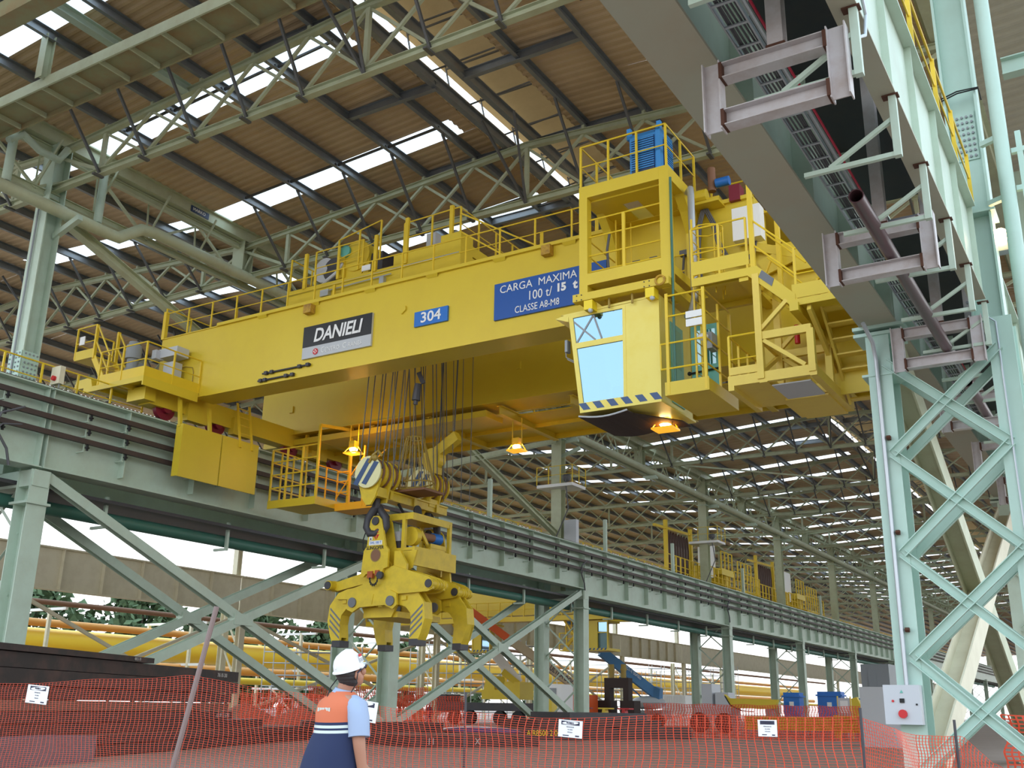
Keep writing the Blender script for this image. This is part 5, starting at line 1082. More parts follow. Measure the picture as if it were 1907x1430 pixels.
# scissor arms and claws, front and rear set
CL = [(-24.02, 5.35), (-24.45, 5.22), (-24.80, 4.8), (-24.86, 4.25), (-24.70, 3.75), (-24.55, 3.45), (-24.28, 3.45), (-24.25, 3.7), (-24.30, 4.15), (-24.25, 4.45), (-24.05, 4.66), (-23.75, 4.74), (-23.3, 4.72), (-23.0, 4.70), (-22.9, 5.2), (-23.1, 5.42)]
CR = [(-22.75+(-22.75-x), z) for x, z in CL]
for k, (y, dz) in enumerate(((28.2, 0), (30.75, 0))):
    for nm, pts in (('L', CL), ('R', CR)):
        b = MB(); plate(b, pts, y, .10); plate(b, pts, y+.36, .10)
        # curved outer cover between the two cheeks
        idx = range(2, 6); f = [pts[i] for i in idx]
        for (a, c) in zip(f, f[1:]): b.add([(a[0], y+.03, a[1]), (c[0], y+.03, c[1]), (c[0], y+.42, c[1]), (a[0], y+.42, a[1])], [(0, 1, 2, 3)])
        g = [pts[i] for i in range(7, 12)]
        for (a, c) in zip(g, g[1:]): b.add([(a[0], y+.03, a[1]), (c[0], y+.03, c[1]), (c[0], y+.42, c[1]), (a[0], y+.42, a[1])], [(0, 1, 2, 3)])
        cw = b.build('claw', 'gold', tg)
        sg_ = 1 if nm == 'L' else -1
        tx = -24.42 if nm == 'L' else -21.08
        b = MB(); b.box(tx-.17, tx+.19, y-.01, y+.48, 3.38, 3.60); b.build('tip_pad', 'char', cw)
        if k == 0:
            b = MB()
            for j in range(4):
                z = 4.72-j*.2; x0 = -24.78 if nm == 'L' else -20.72
                b.prism([(x0+sg_*.02, y-.008, z+.02), (x0+sg_*.02, y-.008, z-.06), (x0+sg_*.50, y-.008, z-.48), (x0+sg_*.50, y-.008, z-.40)], (0, .006, 0))
            b.build('grey_stripes', 'bluegrey', cw)
    # cross arms
    if k == 0:
        arm1 = [(-24.9, 5.62), (-24.72, 5.62), (-23.1, 5.98), (-22.35, 6.25), (-22.2, 6.05), (-22.9, 5.6), (-24.6, 5.32), (-24.85, 5.38)]
        arm2 = [(-22.35, 5.95), (-21.95, 6.05), (-20.5, 5.62), (-20.28, 5.5), (-20.28, 5.2), (-20.5, 5.12), (-22.0, 5.08), (-23.9, 4.98), (-24.4, 5.0), (-24.3, 5.2), (-23.3, 5.45)]
    else:
        arm1 = [(-24.9, 5.7), (-24.72, 5.75), (-23.1, 6.0), (-22.6, 6.2), (-22.2, 6.0), (-22.9, 5.6), (-24.6, 5.4), (-24.85, 5.45)]
        arm2 = [(-22.6, 5.9), (-22.2, 6.0), (-21.2, 5.68), (-20.98, 5.55), (-20.98, 5.25), (-21.2, 5.17), (-22.0, 5.1), (-23.6, 5.0), (-23.6, 5.3)]
    b = MB(); plate(b, arm1, y+.12, .1); plate(b, arm1, y+.28, .08); b.build('scissor_arm', 'gold', tg)
    b = MB(); plate(b, arm2, y-.12, .1); plate(b, arm2, y+.5, .1); b.build('scissor_arm', 'gold', tg)
    xr_ = -20.42 if k == 0 else -21.12
    for (x, z) in ((-24.82, 5.5), (xr_, 5.37)):
        b = MB(); b.tube((x, y-.16, z), (x, y+.75, z), .17, 18)
        for d in (.15, .3, .45, .6): b.tube((x, y+d, z), (x, y+d+.06, z), .19, 18)
        pn = b.build('pin_boss', 'gold', tg, True)
        b = MB(); b.tube((x, y-.19, z), (x, y-.15, z), .14, 18); b.build('pin_cap', 'char', pn, True)
    # clamp plate with two big pins
    b = MB(); plate(b, [(-23.85, 5.08), (-23.55, 5.2), (-22.0, 5.22), (-21.72, 5.1), (-21.68, 4.72), (-21.85, 4.58), (-22.2, 4.72), (-23.3, 4.68), (-23.6, 4.52), (-23.85, 4.62)], y-.2, .1); cp = b.build('clamp_plate', 'gold', tg)
    for x in (-23.6, -21.95):
        b = MB(); b.tube((x, y-.26, 4.85), (x, y-.2, 4.85), .17, 20); b.build('pivot_pin', 'bluegrey', cp, True)
    b = MB(); b.prism([(-22.85, y-.22, 5.1), (-22.68, y-.22, 5.1), (-22.75, y-.22, 4.75)], (0, .04, 0)); b.box(-24.2, -24.0, y-.06, y, 4.85, 5.0); b.box(-21.6, -21.4, y-.06, y, 4.88, 5.02); b.build('rib', 'gold', cp)
b = MB(); b.box(-23.5, -22.0, 28.5, 31.0, 4.35, 4.55); b.prism([(-23.5, 28.4, 4.7), (-22.0, 28.4, 4.7), (-22.2, 28.4, 4.35), (-23.3, 28.4, 4.35)], (0, .1, 0)); b.build('base_yoke', 'gold', tg)
b = MB(); b.tube((-22.38, 27.85, 5.72), (-22.38, 27.95, 5.72), .13, 16); b.build('side_pin', 'char', tg, True)
b = MB(); b.box(-22.95, -22.72, 27.9, 28.0, 5.65, 5.88); b.box(-22.62, -22.45, 27.9, 28.0, 5.72, 5.9); b.build('red_sensor', 'kraft2', tg)
b = MB()
for j in range(8): t = PI*j/7; b.ball((-22.65-.17*math.cos(t), 27.9, 5.62-.22*math.sin(t)), .04, 6, 4, (1, .6, 1.4))
b.build('chain', 'black', tg)
b = MB(); b.path([(-22.9, 28.0, 7.7), (-23.15, 28.0, 7.4), (-23.3, 28.0, 7.0), (-23.28, 28.0, 6.7), (-23.2, 28.05, 6.55)], .02, 6); b.build('lead_cable', 'black', tg)
# banner on the column behind
b = MB(); b.box(-32.55, -31.95, 39.5, 39.55, 11.9, 14.3); bn = tag(b.build('vertical_banner', 'white'), 'narrow white vertical banner with dark letters behind the hook block', 'banner')
letters('ACO', (-32.4, 39.49, 13.0), (0, 0, 1), (-1, 0, 0), .5, 'ink', bn, bold=.01); letters('ACO', (-32.1, 39.49, 13.2), (0, 0, 1), (-1, 0, 0), .3, 'ink', bn, bold=.004)
# ================================================================== PARKED CRANES, MACHINES AND PLANT
def far_crane(y, nth, hgt=0):
    t = thing('parked_crane', 'yellow crane with dark festoon cable loops parked behind the left runway, %s one' % nth, 'crane', (-37, y, 11.3), 'parked cranes in the side bay')
    b = MB(); b.box(-61, -34.2, y+6.0, y+7.4, 12.0, 14.2); b.build('girder', 'yel', t)
    b = MB(); b.box(-61, -34.2, y+11, y+12.4, 12.0, 14.2); b.build('girder', 'yel', t)
    b = MB(); b.box(-35.2, -34.3, y-1, y+22, 11.9, 12.5); b.build('end_carriage', 'yel', t)
    b = MB()
    for yy in (y-.5, y+5.2): b.beam((-35.2, yy, 12), (-35.2, yy, 17.4), .3, .3, up=(0, 1, 0))
    b.beam((-35.2, y-3, 16.6), (-35.2, y+5.2, 16.9), .2, .2); b.build('festoon_frame', 'yel2', t)
    for k in range(8):
        yy = y+.2+k*.62; b = MB(); b.path([(-35.3, yy-.22, 13.0), (-35.3, yy-.25, 15.4), (-35.3, yy-.12, 16.3), (-35.3, yy, 16.5), (-35.3, yy+.12, 16.3), (-35.3, yy+.25, 15.4), (-35.3, yy+.22, 13.0)], .09, 6); b.path([(-35.4, yy-.1, 13.0), (-35.4, yy, 16.0), (-35.4, yy+.1, 13.0)], .07, 6); b.build('cable_loop', 'cablebrown', t)
    b = MB(); b.box(-35.3, -34.6, y+7.2, y+9.4, 13.4, 16.6); b.box(-35.25, -34.7, y+9.5, y+10.1, 13.6, 16.6); b.build('white_cabinet', 'white', t)
    b = MB(); b.box(-36, -34, y+9.8, y+13, 13.8, 14.4); b.box(-36, -34, y+13.5, y+18, 12.4, 12.9); b.build('platform', 'yel', t)
    for (p, q, z) in (((-34.1, y-3), (-34.1, y+7), 12.5), ((-34.1, y+7), (-34.1, y+13.2), 12.6), ((-34.1, y+13.5), (-34.1, y+21), 12.9), ((-34.1, y+10), (-34.1, y+13), 14.4), ((-34.6, y+16), (-34.6, y+20), 14.2)):
        b = MB(); b.rail([(p[0], p[1], z), (q[0], q[1], z)], 1.6, 1.0, .05); b.build('guardrail', 'yel2', t)
far_crane(83.5, 'nearer'); far_crane(107.5, 'farther')
t = thing('side_bay_crane', 'yellow overhead crane with two cabs seen below the left runway', 'crane', (-47, 76, 6))
b = MB(); b.box(-61, -35.4, 75.5, 76.8, 8.9, 10.9); b.build('front_girder', 'yel', t)
b = MB(); b.box(-61, -35.4, 80, 81.3, 8.9, 10.9); b.build('rear_girder', 'yel', t)
b = MB(); b.box(-61, -36, 74.4, 75.5, 8.3, 8.7); b.rail([(-61, 74.4, 8.7), (-36, 74.4, 8.7)], 1.2, 1.2, .04); b.build('walkway', 'yel2', t)
for x0 in (-38.6, -49.6):
    b = MB(); b.box(x0, x0+.8, 74.8, 77, 5.95, 8.2); b.box(x0, x0+1.75, 74.8, 77, 8.1, 8.25); b.box(x0, x0+1.75, 74.8, 77, 5.9, 6.1)
    for xx in (x0+.8, x0+1.7): b.beam((xx, 74.85, 6.1), (xx, 74.85, 8.1), .09, .09, up=(0, 1, 0))
    b.beam((x0+.8, 74.85, 7.3), (x0+1.7, 74.85, 7.3), .08); cbn = b.build('cab', 'yel', t)
    b = MB(); b.box(x0+.82, x0+1.68, 74.9, 74.92, 6.1, 8.1); b.build('window_pane', 'glass', cbn)
    b = MB(); b.rail([(x0-2.6, 74.8, 6.0), (x0, 74.8, 6.0)], 1.3, .6, .04, mid=2); b.rail([(x0-2.6, 75.9, 7.2), (x0, 75.9, 7.2)], 1.2, .5, .05, mid=2); b.box(x0-2.6, x0, 74.8, 76.5, 5.9, 6.0); b.beam((x0-2.4, 75.2, 6), (x0-.3, 75.2, 8.3), .2); b.beam((x0-.5, 75.1, 6), (x0-2.3, 75.1, 8.3), .15); b.build('access_cage', 'yel2', t)
    b = MB()
    for k in range(5): b.prism([(x0+.05+k*.34, 74.79, 5.95), (x0+.2+k*.34, 74.79, 5.95), (x0+.3+k*.34, 74.79, 6.1), (x0+.15+k*.34, 74.79, 6.1)], (0, -.01, 0))
    b.build('hazard_stripes', 'navystripe', cbn)
# boom lift with orange tip
def boomdir(p, q): return (V(q)-V(p)).normalized()
t = thing('boom_lift', 'cream and orange telescopic boom lift behind the left runway columns', 'boom lift', (-41.5, 78.6, 0))
p0, p1, p2 = V((-41.2, 78.8, 2.9)), V((-45.9, 74.4, 7.0)), V((-48.9, 71.6, 9.7))
b = MB(); b.beam(p0, p1, .62, .68); b.build('boom', 'tan', t)
b = MB(); b.beam(p1, p2, .5, .56); b.build('boom_tip', 'kraft3', t)
d = (p0-p1).normalized(); nrm = V((.85, .52, .0)).cross(d); 
letters('ULTRA BOOM', p0-d*1.9+V((.24, -.42, .05)), d, V((0, 0, 1))-d*d.z, .62, 'ink', t, bold=.008, sx=.72)
b = MB(); b.box(-42.6, -40.2, 77.6, 79.6, 1.2, 2.6); b.build('turntable', 'kraft3', t)
b = MB(); b.box(-43.4, -39.6, 77.6, 79.8, .6, 1.2); b.build('chassis', 'dgrey', t)
for x in (-43, -40): b = MB(); b.tube((x, 77.4, .55), (x, 77.9, .55), .55, 16); b.build('wheel', 'black', t, True)
# mobile crane with white boom
t = thing('mobile_crane', 'yellow mobile crane with a long white boom behind the left runway', 'mobile crane', (-50.5, 82, 0))
b = MB(); b.box(-52.6, -48.6, 81, 83.4, 2.2, 3.0); b.prism([(-52.4, 81, 3.0), (-51.2, 81, 3.0), (-51.6, 81, 4.2), (-52.2, 81, 4.0)], (0, 2.2, 0)); b.box(-50.2, -48.6, 81, 83.4, 2.2, 3.7); b.build('turret', 'yel', t)
b = MB(); b.beam((-49.2, 81.8, 3.6), (-54.6, 77.2, 11.6), .7, .8); b.build('boom', 'white', t)
b = MB(); b.beam((-49.0, 81.7, 3.4), (-50.3, 80.8, 4.6), .9, .5); b.build('boom_foot', 'yel', t)
b = MB(); b.box(-56.5, -47.4, 81, 83.6, 1.2, 1.9); b.box(-57.5, -56.5, 81, 83.4, 1.0, 2.6); b.build('carrier', 'char', t)
for x in (-55.5, -53.8, -50.6, -48.7): b = MB(); b.tube((x, 80.8, .62), (x, 81.3, .62), .62, 16); b.build('wheel', 'black', t, True)
# blue boom lift
t = thing('blue_boom_lift', 'blue boom lift with silver turntable and boom rising to the left', 'boom lift', (-41, 91.5, 0))
b = MB(); b.beam((-40.3, 91.4, 3.0), (-44.0, 87.8, 6.6), .62, .85); b.beam((-43.6, 88.2, 6.3), (-47.4, 84.5, 10.7), .5, .62); bb = b.build('boom', 'liftblue', t)
letters('GENIE S-125', (-41.55, 89.55, 4.75), (-3.7, -3.6, 3.6), (0, 0, 1), .42, 'white', bb, sx=-.8 if False else .8)
b = MB(); b.ball((-41.0, 91.5, 2.15), 1.0, 16, 8, (1.75, 1.2, .62)); b.box(-42.6, -39.5, 90.7, 92.4, 1.7, 2.2); b.build('turntable', 'grey', t, True)
b = MB(); b.prism([(-40.6, 91, 2.4), (-39.7, 91, 2.4), (-39.6, 91, 3.4), (-40.1, 91, 3.6)], (0, .8, 0)); b.beam((-43.2, 90, 4.4), (-41.5, 91.2, 2.6), .12); b.build('boom_pivot', 'liftblue', t)
b = MB(); b.box(-42.8, -39.2, 90.4, 92.6, .7, 1.5); b.build('chassis', 'dgrey', t)
for x in (-42.4, -39.6): b = MB(); b.tube((x, 90.2, .6), (x, 90.7, .6), .6, 16); b.build('wheel', 'black', t, True)
# dark press frame with two yellow cylinders
t = thing('press_frame', 'black U shaped press frame with two yellow cylinders on top', 'machine', (-38.8, 80.4, 0))
b = MB(); b.box(-39.8, -37.6, 80, 80.8, 3.2, 4.0); b.box(-39.8, -39.3, 80, 80.8, 1.6, 3.2); b.box(-38.1, -37.6, 80, 80.8, 1.6, 3.2); b.box(-40.4, -39.1, 79.8, 81, 0, 2.2); b.box(-38.3, -37.0, 79.8, 81, 0, 2.2); b.build('frame', 'soot_and_opening_dark', t)
for x in (-39.3, -38.2): b = MB(); b.tube((x, 80.4, 4.0), (x, 80.4, 5.1), .22, 14); b.tube((x, 80.4, 4.6), (x, 80.4, 4.75), .28, 14); b.build('cylinder', 'dgold', t, True)
t = thing('white_truck', 'white truck cab and hose behind the third left column', 'truck', (-40.6, 73.2, 0))
b = MB(); b.box(-41.6, -39.8, 72.5, 74.5, 1.0, 3.3); b.build('cab', 'white', t); b = MB(); b.box(-41.3, -40.2, 72.45, 72.5, 2.1, 3.0); b.build('window_pane', 'dgrey', t)
for x in (-41.3, -40.1): b = MB(); b.tube((x, 72.3, .6), (x, 72.7, .6), .6, 14); b.build('wheel', 'black', t, True)
b = MB(); b.box(-38.5, -37.4, 66.8, 67.6, 0, 2.4); b.box(-38.2, -37.7, 66.76, 66.8, 1.2, 2.0); tag(b.build('tool_locker', 'yel'), 'yellow and black locker beside the third left column', 'locker')
b = MB(); b.box(-46.2, -43.6, 106.8, 109, 0, 3.1)
for k in range(9): b.box(-46.1+k*.28, -46.0+k*.28, 106.74, 106.8, .1, 3.0)
tag(b.build('shipping_container', 'white'), 'white corrugated container right of the blue boom lift', 'container')
t = thing('white_machine', 'white and grey wheeled machine between the left columns', 'machine', (-28, 75, 0))
b = MB(); b.box(-29.6, -26.8, 74.2, 76, .8, 1.9); b.box(-29.0, -28.2, 74.2, 76, 1.9, 3.4); b.box(-28.0, -27.0, 74.3, 75.6, 1.9, 2.8); b.build('body', 'grey', t)
for x in (-29.2, -27.3): b = MB(); b.tube((x, 74.0, .7), (x, 74.4, .7), .7, 14); b.build('wheel', 'black', t, True)
# yellow lifting beams, blue machines
t = thing('spreader_beam', 'long yellow spreader beam lying on stands by the right of the left runway', 'spreader beam', (-23.6, 71.5, 0))
b = MB(); b.prism([(-25.4, 70.4, 1.7), (-22.4, 70.4, 1.7), (-22.2, 70.4, 2.3), (-25.6, 70.4, 2.35), (-25.9, 70.4, 2.6)], (0, .5, 0)); b.build('beam', 'yel', t)
for x in (-25.2, -22.8): b = MB(); b.box(x-.2, x+.2, 70.3, 71, 0, 1.7); b.build('stand', 'dgrey', t)
b = MB(); b.path([(-25.8, 70.3, 2.5), (-25.4, 70.2, 1.9), (-24.6, 70.2, 1.55), (-23.8, 70.3, 1.5)], .04, 6); b.build('sling', 'black', t)
for i, (x, y, w, h, lab) in enumerate(((-21.9, 72.6, 1.1, 2.8, 'blue machine housing beside the long yellow spreader beam'), (-19.6, 73.6, 1.6, 2.9, 'larger blue machine housing with pipes behind the net'), (-17.4, 75, .9, 2.7, 'slim blue housing beside the yellow roller frame'))):
    t = thing('blue_machine', lab, 'machine', (x, y, 0), 'blue machines')
    b = MB(); b.box(x-w/2, x+w/2, y, y+1, 1.2, h); b.box(x-w/2-.1, x+w/2+.1, y-.1, y+1.1, h-.3, h-.2); b.build('housing', 'blue2', t)
    b = MB(); b.box(x-w/2-.4, x+w/2+.3, y-.2, y+1.2, 0, 1.2); b.build('base', 'dgrey', t)
    b = MB(); b.box(x-.15, x+.15, y-.03, y, 1.9, 2.2); b.build('label_plate', 'white', t)
t = thing('roller_frame', 'yellow roller frame with grey rollers near the lattice column', 'machine', (-16.8, 70, 0))
b = MB(); b.box(-18.2, -15.4, 69.8, 70.6, .3, .6); b.box(-18.2, -15.4, 69.8, 70.6, 1.2, 1.4); b.prism([(-17.8, 70, 1.4), (-16.4, 70, 1.4), (-16.9, 70, 2.5), (-17.6, 70, 2.3)], (0, .4, 0)); b.box(-18.4, -18.2, 69.8, 70.6, 0, 1.4); b.box(-15.4, -15.2, 69.8, 70.6, 0, 1.4); b.build('frame', 'yel', t)
b = MB(); b.tube((-18.1, 70, .95), (-15.5, 70, .95), .22, 14); b.build('roller', 'char', t, True)
t = thing('yellow_beam_rack', 'low yellow beam lying behind the net under the machines', 'beam', (-18, 66, 0)); b = MB(); b.box(-23.0, -13.6, 66, 66.5, .5, 1.25); b.box(-23, -13.6, 65.9, 66.6, .45, .5); b.build('beam', 'yel', t); b = MB(); b.box(-22, -21.6, 65.9, 66.6, 0, .45); b.box(-15, -14.6, 65.9, 66.6, 0, .45); b.build('stand', 'slab', t)
for i, (x, y) in enumerate(((-16.1, 63.6), (-14.75, 64.3), (-13.95, 64.6))):
    t = thing('control_cabinet', 'grey control panel on a yellow frame, %s from the left by the lattice column' % ORD[i], 'control panel', (x, y, 0), 'control panels')
    b = MB(); b.box(x-.36, x+.36, y, y+.3, 1.35, 2.35); b.build('case', 'grey', t)
    b = MB(); b.box(x-.22, x+.22, y-.02, y, 1.5, 2.2); b.build('panel_door', 'white', t)
    b = MB(); b.box(x-.4, x-.34, y, y+.1, 0, 2.45); b.box(x+.34, x+.4, y, y+.1, 0, 2.45); b.box(x-.4, x+.4, y, y+.1, 1.2, 1.3); b.build('frame', 'yel2', t)
t = thing('electric_cabin', 'grey electrical cabin left of the lattice column', 'cabin', (-17.9, 81, 0)); b = MB(); b.box(-19.0, -17.0, 80.6, 83, 0, 5.0); b.build('body', 'dgrey', t); b = MB(); b.box(-18.5, -17.9, 80.55, 80.6, 3.2, 4.4); b.build('window_pane', 'dgrey', t)
b = MB(); b.box(-12.4, -10.2, 52, 53.2, 0, 2.7); tag(b.build('pale_cabinet', 'grey'), 'pale tall cabinet half hidden by the near lattice column', 'cabinet')
for i, (x, y, m, lab) in enumerate(((-35.6, 68.0, 'maroon', 'maroon hose reel stand'), (-34.3, 68.8, 'yel', 'yellow drum stand'), (-33.1, 69.5, 'red', 'red tool stand'))):
    b = MB(); b.box(x-.45, x+.45, y, y+.8, 1.5, 1.6); b.prism([(x-.4, y, 0), (x-.2, y, 0), (x+.1, y, 1.5), (x-.1, y, 1.5)], (0, .5, 0)); b.prism([(x+.4, y, 0), (x+.2, y, 0), (x-.1, y, 1.5), (x+.1, y, 1.5)], (0, .5, 0)); tag(b.build('work_stand', m), lab + ' under the left runway', 'stand', 'work stands')
# scaffolding and trees outside
def scaf(x, y, nx, nz, lab):
    t = thing('scaffold', lab, 'scaffold', (x, y, 0), 'scaffolds outside')
    for k in range(nx+1):
        b = MB()
        for d in (0, 1.2): b.tube((x+k*1.6, y+d+k*1.0, 0), (x+k*1.6, y+d+k*1.0, nz*1.9+.6), .05, 5)
        b.build('standards', 'galv', t)
    b = MB()
    for j in range(1, nz+1):
        for d in (0, 1.2):
            b.tube((x, y+d, j*1.9), (x+nx*1.6, y+d+nx*1.0, j*1.9), .045, 5); b.tube((x, y+d, j*1.9-.9), (x+nx*1.6, y+d+nx*1.0, j*1.9-.9), .04, 5)
    b.build('ledgers', 'galv', t)
    b = MB()
    for j in range(1, nz+1): b.prism([(x, y, j*1.9), (x+nx*1.6, y+nx, j*1.9), (x+nx*1.6, y+nx+1.2, j*1.9), (x, y+1.2, j*1.9)], (0, 0, .06))
    o = b.build('planks', 'tan', t)
scaf(-66, 88, 7, 4, 'scaffold with planks beyond the beige girder, left one'); scaf(-66, 118, 7, 3, 'scaffold with planks beyond the beige girder, middle one'); scaf(-67, 150, 7, 4, 'scaffold with planks beyond the beige girder, right one'); scaf(-65, 66, 4, 3, 'small scaffold in front of the yellow pipelines')
rr = random.Random(3)
for i, (x, y, h, w) in enumerate(((-128, 60, 17, 12), (-126, 74, 19, 12.5), (-130, 88, 18, 13), (-124, 101, 17.5, 12), (-122, 114, 16, 12), (-128, 128, 17.5, 13), (-126, 143, 16, 12), (-99, 99, 6.5, 5), (-98, 108, 6, 4.5), (-122, 160, 14, 8), (-120, 180, 13, 8), (-118, 205, 13, 8))):
    t = thing('tree', '%s green tree standing outside beyond the pipelines, %s from the left' % ('low dark' if h < 8 else 'tall dull', ORD[i]), 'tree', (x, y, 0), 'trees outside')
    b = MB(); b.path([(x, y, 0), (x+.2, y, h*.4), (x, y, h*.8)], [.35, .25, .1], 7); b.build('trunk', 'bark', t)
    b = MB()
    for k in range(1700):
        a = rr.random()*2*PI; u = rr.random()**.5; zz = rr.random(); r = w*u*(.35+.65*math.sin(PI*min(1, zz*.9+.12)))*(.75+.25*math.sin(3*a+i))
        c = V((x+r*math.cos(a)*.6, y+r*math.sin(a), h*(.12+.88*zz))); s_ = .45+.6*rr.random()
        e1 = V((rr.uniform(-1, 1), rr.uniform(-1, 1), rr.uniform(-1, 1))).normalized()*s_; e2 = e1.cross(V((rr.uniform(-1, 1), rr.uniform(-1, 1), rr.uniform(-1, 1)))).normalized()*s_*.6
        b.add([c-e1, c+e2, c+e1, c-e2], [(0, 1, 2, 3)])
    b.build('crown', 'leaf', t)
# ================================================================== STEEL SLABS AND SOIL ON THE FLOOR
SA, SD = V((-24.3, 17.9, 0)), V((-.407, .914, 0)); SN = V((SD.y, -SD.x, 0))   # along the stack, and towards the camera
def slab(s0, s1, off, depth, z0, z1, name, m, lab, grp, top=None):
    a = SA-SN*off+SD*s0; c = SA-SN*off+SD*s1; n = -SN*depth
    b = MB(); j = lambda: rr.uniform(-.02, .02)
    b.prism([(a.x, a.y, z0), (c.x, c.y, z0), (c.x, c.y, z1), (a.x, a.y, z1)], n)
    if top:
        b.mat(1); b.prism([(a.x, a.y, z1), (c.x, c.y, z1), (c.x+n.x, c.y+n.y, z1), (a.x+n.x, a.y+n.y, z1)], (0, 0, .01)); o = b.build(name, [m, top])
    else: o = b.build(name, m)
    return tag(o, lab, 'steel slab', grp)
G_ = 'steel slabs stacked at the left'
L_ = 'dark steel slab in the left stack, '
slab(-14, 20.6, 0, 5, .02, .30, 'steel_slab', 'slab', L_+'lowest of all', G_); slab(-14, 20.2, .05, 5, .32, .56, 'steel_slab', 'slab', L_+'second from the ground', G_, 'slabtop')
slab(-12, 16.5, .9, 4, .58, .86, 'steel_slab', 'slab', L_+'third from the ground', G_); slab(-12, 13.0, .85, 4, .88, 1.16, 'steel_slab', 'slab', L_+'fourth from the ground', G_); slab(-12, 12.8, .95, 4, 1.18, 1.45, 'steel_slab', 'slabtop', 'brown scaled slab in the middle of the left stack', G_)
slab(-10, 13.6, 1.2, 4, 1.47, 1.80, 'steel_slab', 'slab', L_+'third from the top', G_); slab(-10, 13.9, 1.1, 4, 1.82, 2.22, 'steel_slab', 'slab', L_+'fourth from the top, under the longest', G_); slab(-9, 14.0, 1.15, 4, 2.24, 2.62, 'steel_slab', 'slab', L_+'long second layer reaching furthest right', G_)
slab(-9, 6.4, 1.0, 3.4, 2.64, 2.86 if False else 2.80, 'steel_slab', 'slab', L_+'topmost with a thin edge', G_)
slab(-9, -0.35, -1.0, 1.2, .0, .62, 'steel_slab', 'greyslab', 'purplish grey slab lying in front of the left stack', G_)
for (s, off, z, txt, sz) in ((5.2, .98, 2.72, '4812-70', .13), (12.3, 1.12, 2.45, '786 00-200', .2), (12.0, .83, 1.02, 'AF 00 X 6700', .22)):
    p = SA-SN*(off-.015)+SD*s; q = [o for o in bpy.data.objects if o.name.startswith('steel_slab')][-2]
    letters(txt, (p.x, p.y, z), SD, U_, sz, 'chalk', q, name='chalk_marking', depth=.004)
def slab2(px, py, qx, qy, dep, z0, z1, lab, grp, m='slab', top='slabtop'):
    a, c = V((px, py, 0)), V((qx, qy, 0)); d = (c-a).normalized(); n = V((-d.y, d.x, 0))*dep
    b = MB(); b.prism([(a.x, a.y, z0), (c.x, c.y, z0), (c.x, c.y, z1), (a.x, a.y, z1)], n); b.mat(1)
    b.prism([(a.x, a.y, z1), (c.x, c.y, z1), (c.x+n.x, c.y+n.y, z1), (a.x+n.x, a.y+n.y, z1)], (0, 0, .01))
    return tag(b.build('steel_slab', [m, top]), lab, 'steel slab', grp), a, c
G2 = 'steel slabs in the centre'
s1, a, c = slab2(-24.2, 32.5, -21.6, 37.6, 4.0, .0, .42, 'single brown slab lying flat on the dirt, chalk cross on its edge', G2)
m_ = a.lerp(c, .5); letters('X', (m_.x+.02, m_.y-.02, .2), c-a, U_, .34, 'chalk', s1, name='chalk_marking', depth=.01); m_ = a.lerp(c, .15); letters('11', (m_.x+.02, m_.y-.02, .2), c-a, U_, .34, 'chalk', s1, name='chalk_marking', depth=.01)
s2, a, c = slab2(-26.4, 43.6, -22.6, 54.0, 3.5, .0, .55, 'lowest dark slab of the centre right pile behind the white sign', G2); m_ = a.lerp(c, .16); letters('AIR8500 2 04', (m_.x+.02, m_.y-.02, .33), c-a, U_, .38, 'yel3', s2, name='paint_marking', depth=.01)
slab2(-26.2, 45.4, -23.2, 53.4, 3, .57, .95, 'middle slab of the centre right pile', G2); slab2(-25.4, 47.2, -23.6, 52.4, 3, .97, 1.30, 'black top slab of the centre right pile', G2, 'char', 'char')
slab2(-24.0, 50.0, -22.4, 55.6, 2, .0, .62, 'short slab end at the right of the centre right pile', G2)
slab2(-33.0, 36.2, -28.4, 40.6, 3, .0, .75, 'dark slab behind the worker under the white sign', G2); slab2(-26.2, 33.8, -25.2, 36.2, 3, .0, .5, 'short slab end beside the worker', G2) if False else None
b = MB(); b.ball((-27.3, 42, .42), 1, 16, 8, (2.2, 1.0, .22)); tag(b.build('plastic_bundle', 'violet', None, True), 'shiny violet plastic bundle on the dirt behind the flat slab', 'bundle')
def mound(x, y, rx, ry, h, lab):
    b = MB(); n = 26; k = 8; vs = []
    for i in range(k+1):
        for j in range(n):
            a = 2*PI*j/n; r = i/k; zz = h*(1-r)**1.1*(1+.15*math.sin(5*a+x)*r)+rr.uniform(-.03, .03)*(1-r)-.02
            vs.append((x+rx*r*math.cos(a)*(1+.08*math.sin(3*a+y)), y+ry*r*math.sin(a), zz))
    b.add(vs, [(i*n+j, i*n+(j+1) % n, (i+1)*n+(j+1) % n, (i+1)*n+j) for i in range(k) for j in range(n)])
    tag(b.build('soil_mound', 'mound', None, True), lab, 'soil mound', 'soil mounds')
mound(-41.5, 47.5, 5, 4, 2.0, 'brown soil mound left of the worker under the cross brace'); mound(-46.5, 46, 4, 3, 1.6, 'smaller soil mound beside the left slab stack'); mound(-1.0, 13.2, 1.6, 1.2, .55, 'grey rubble heap at the lower right corner')
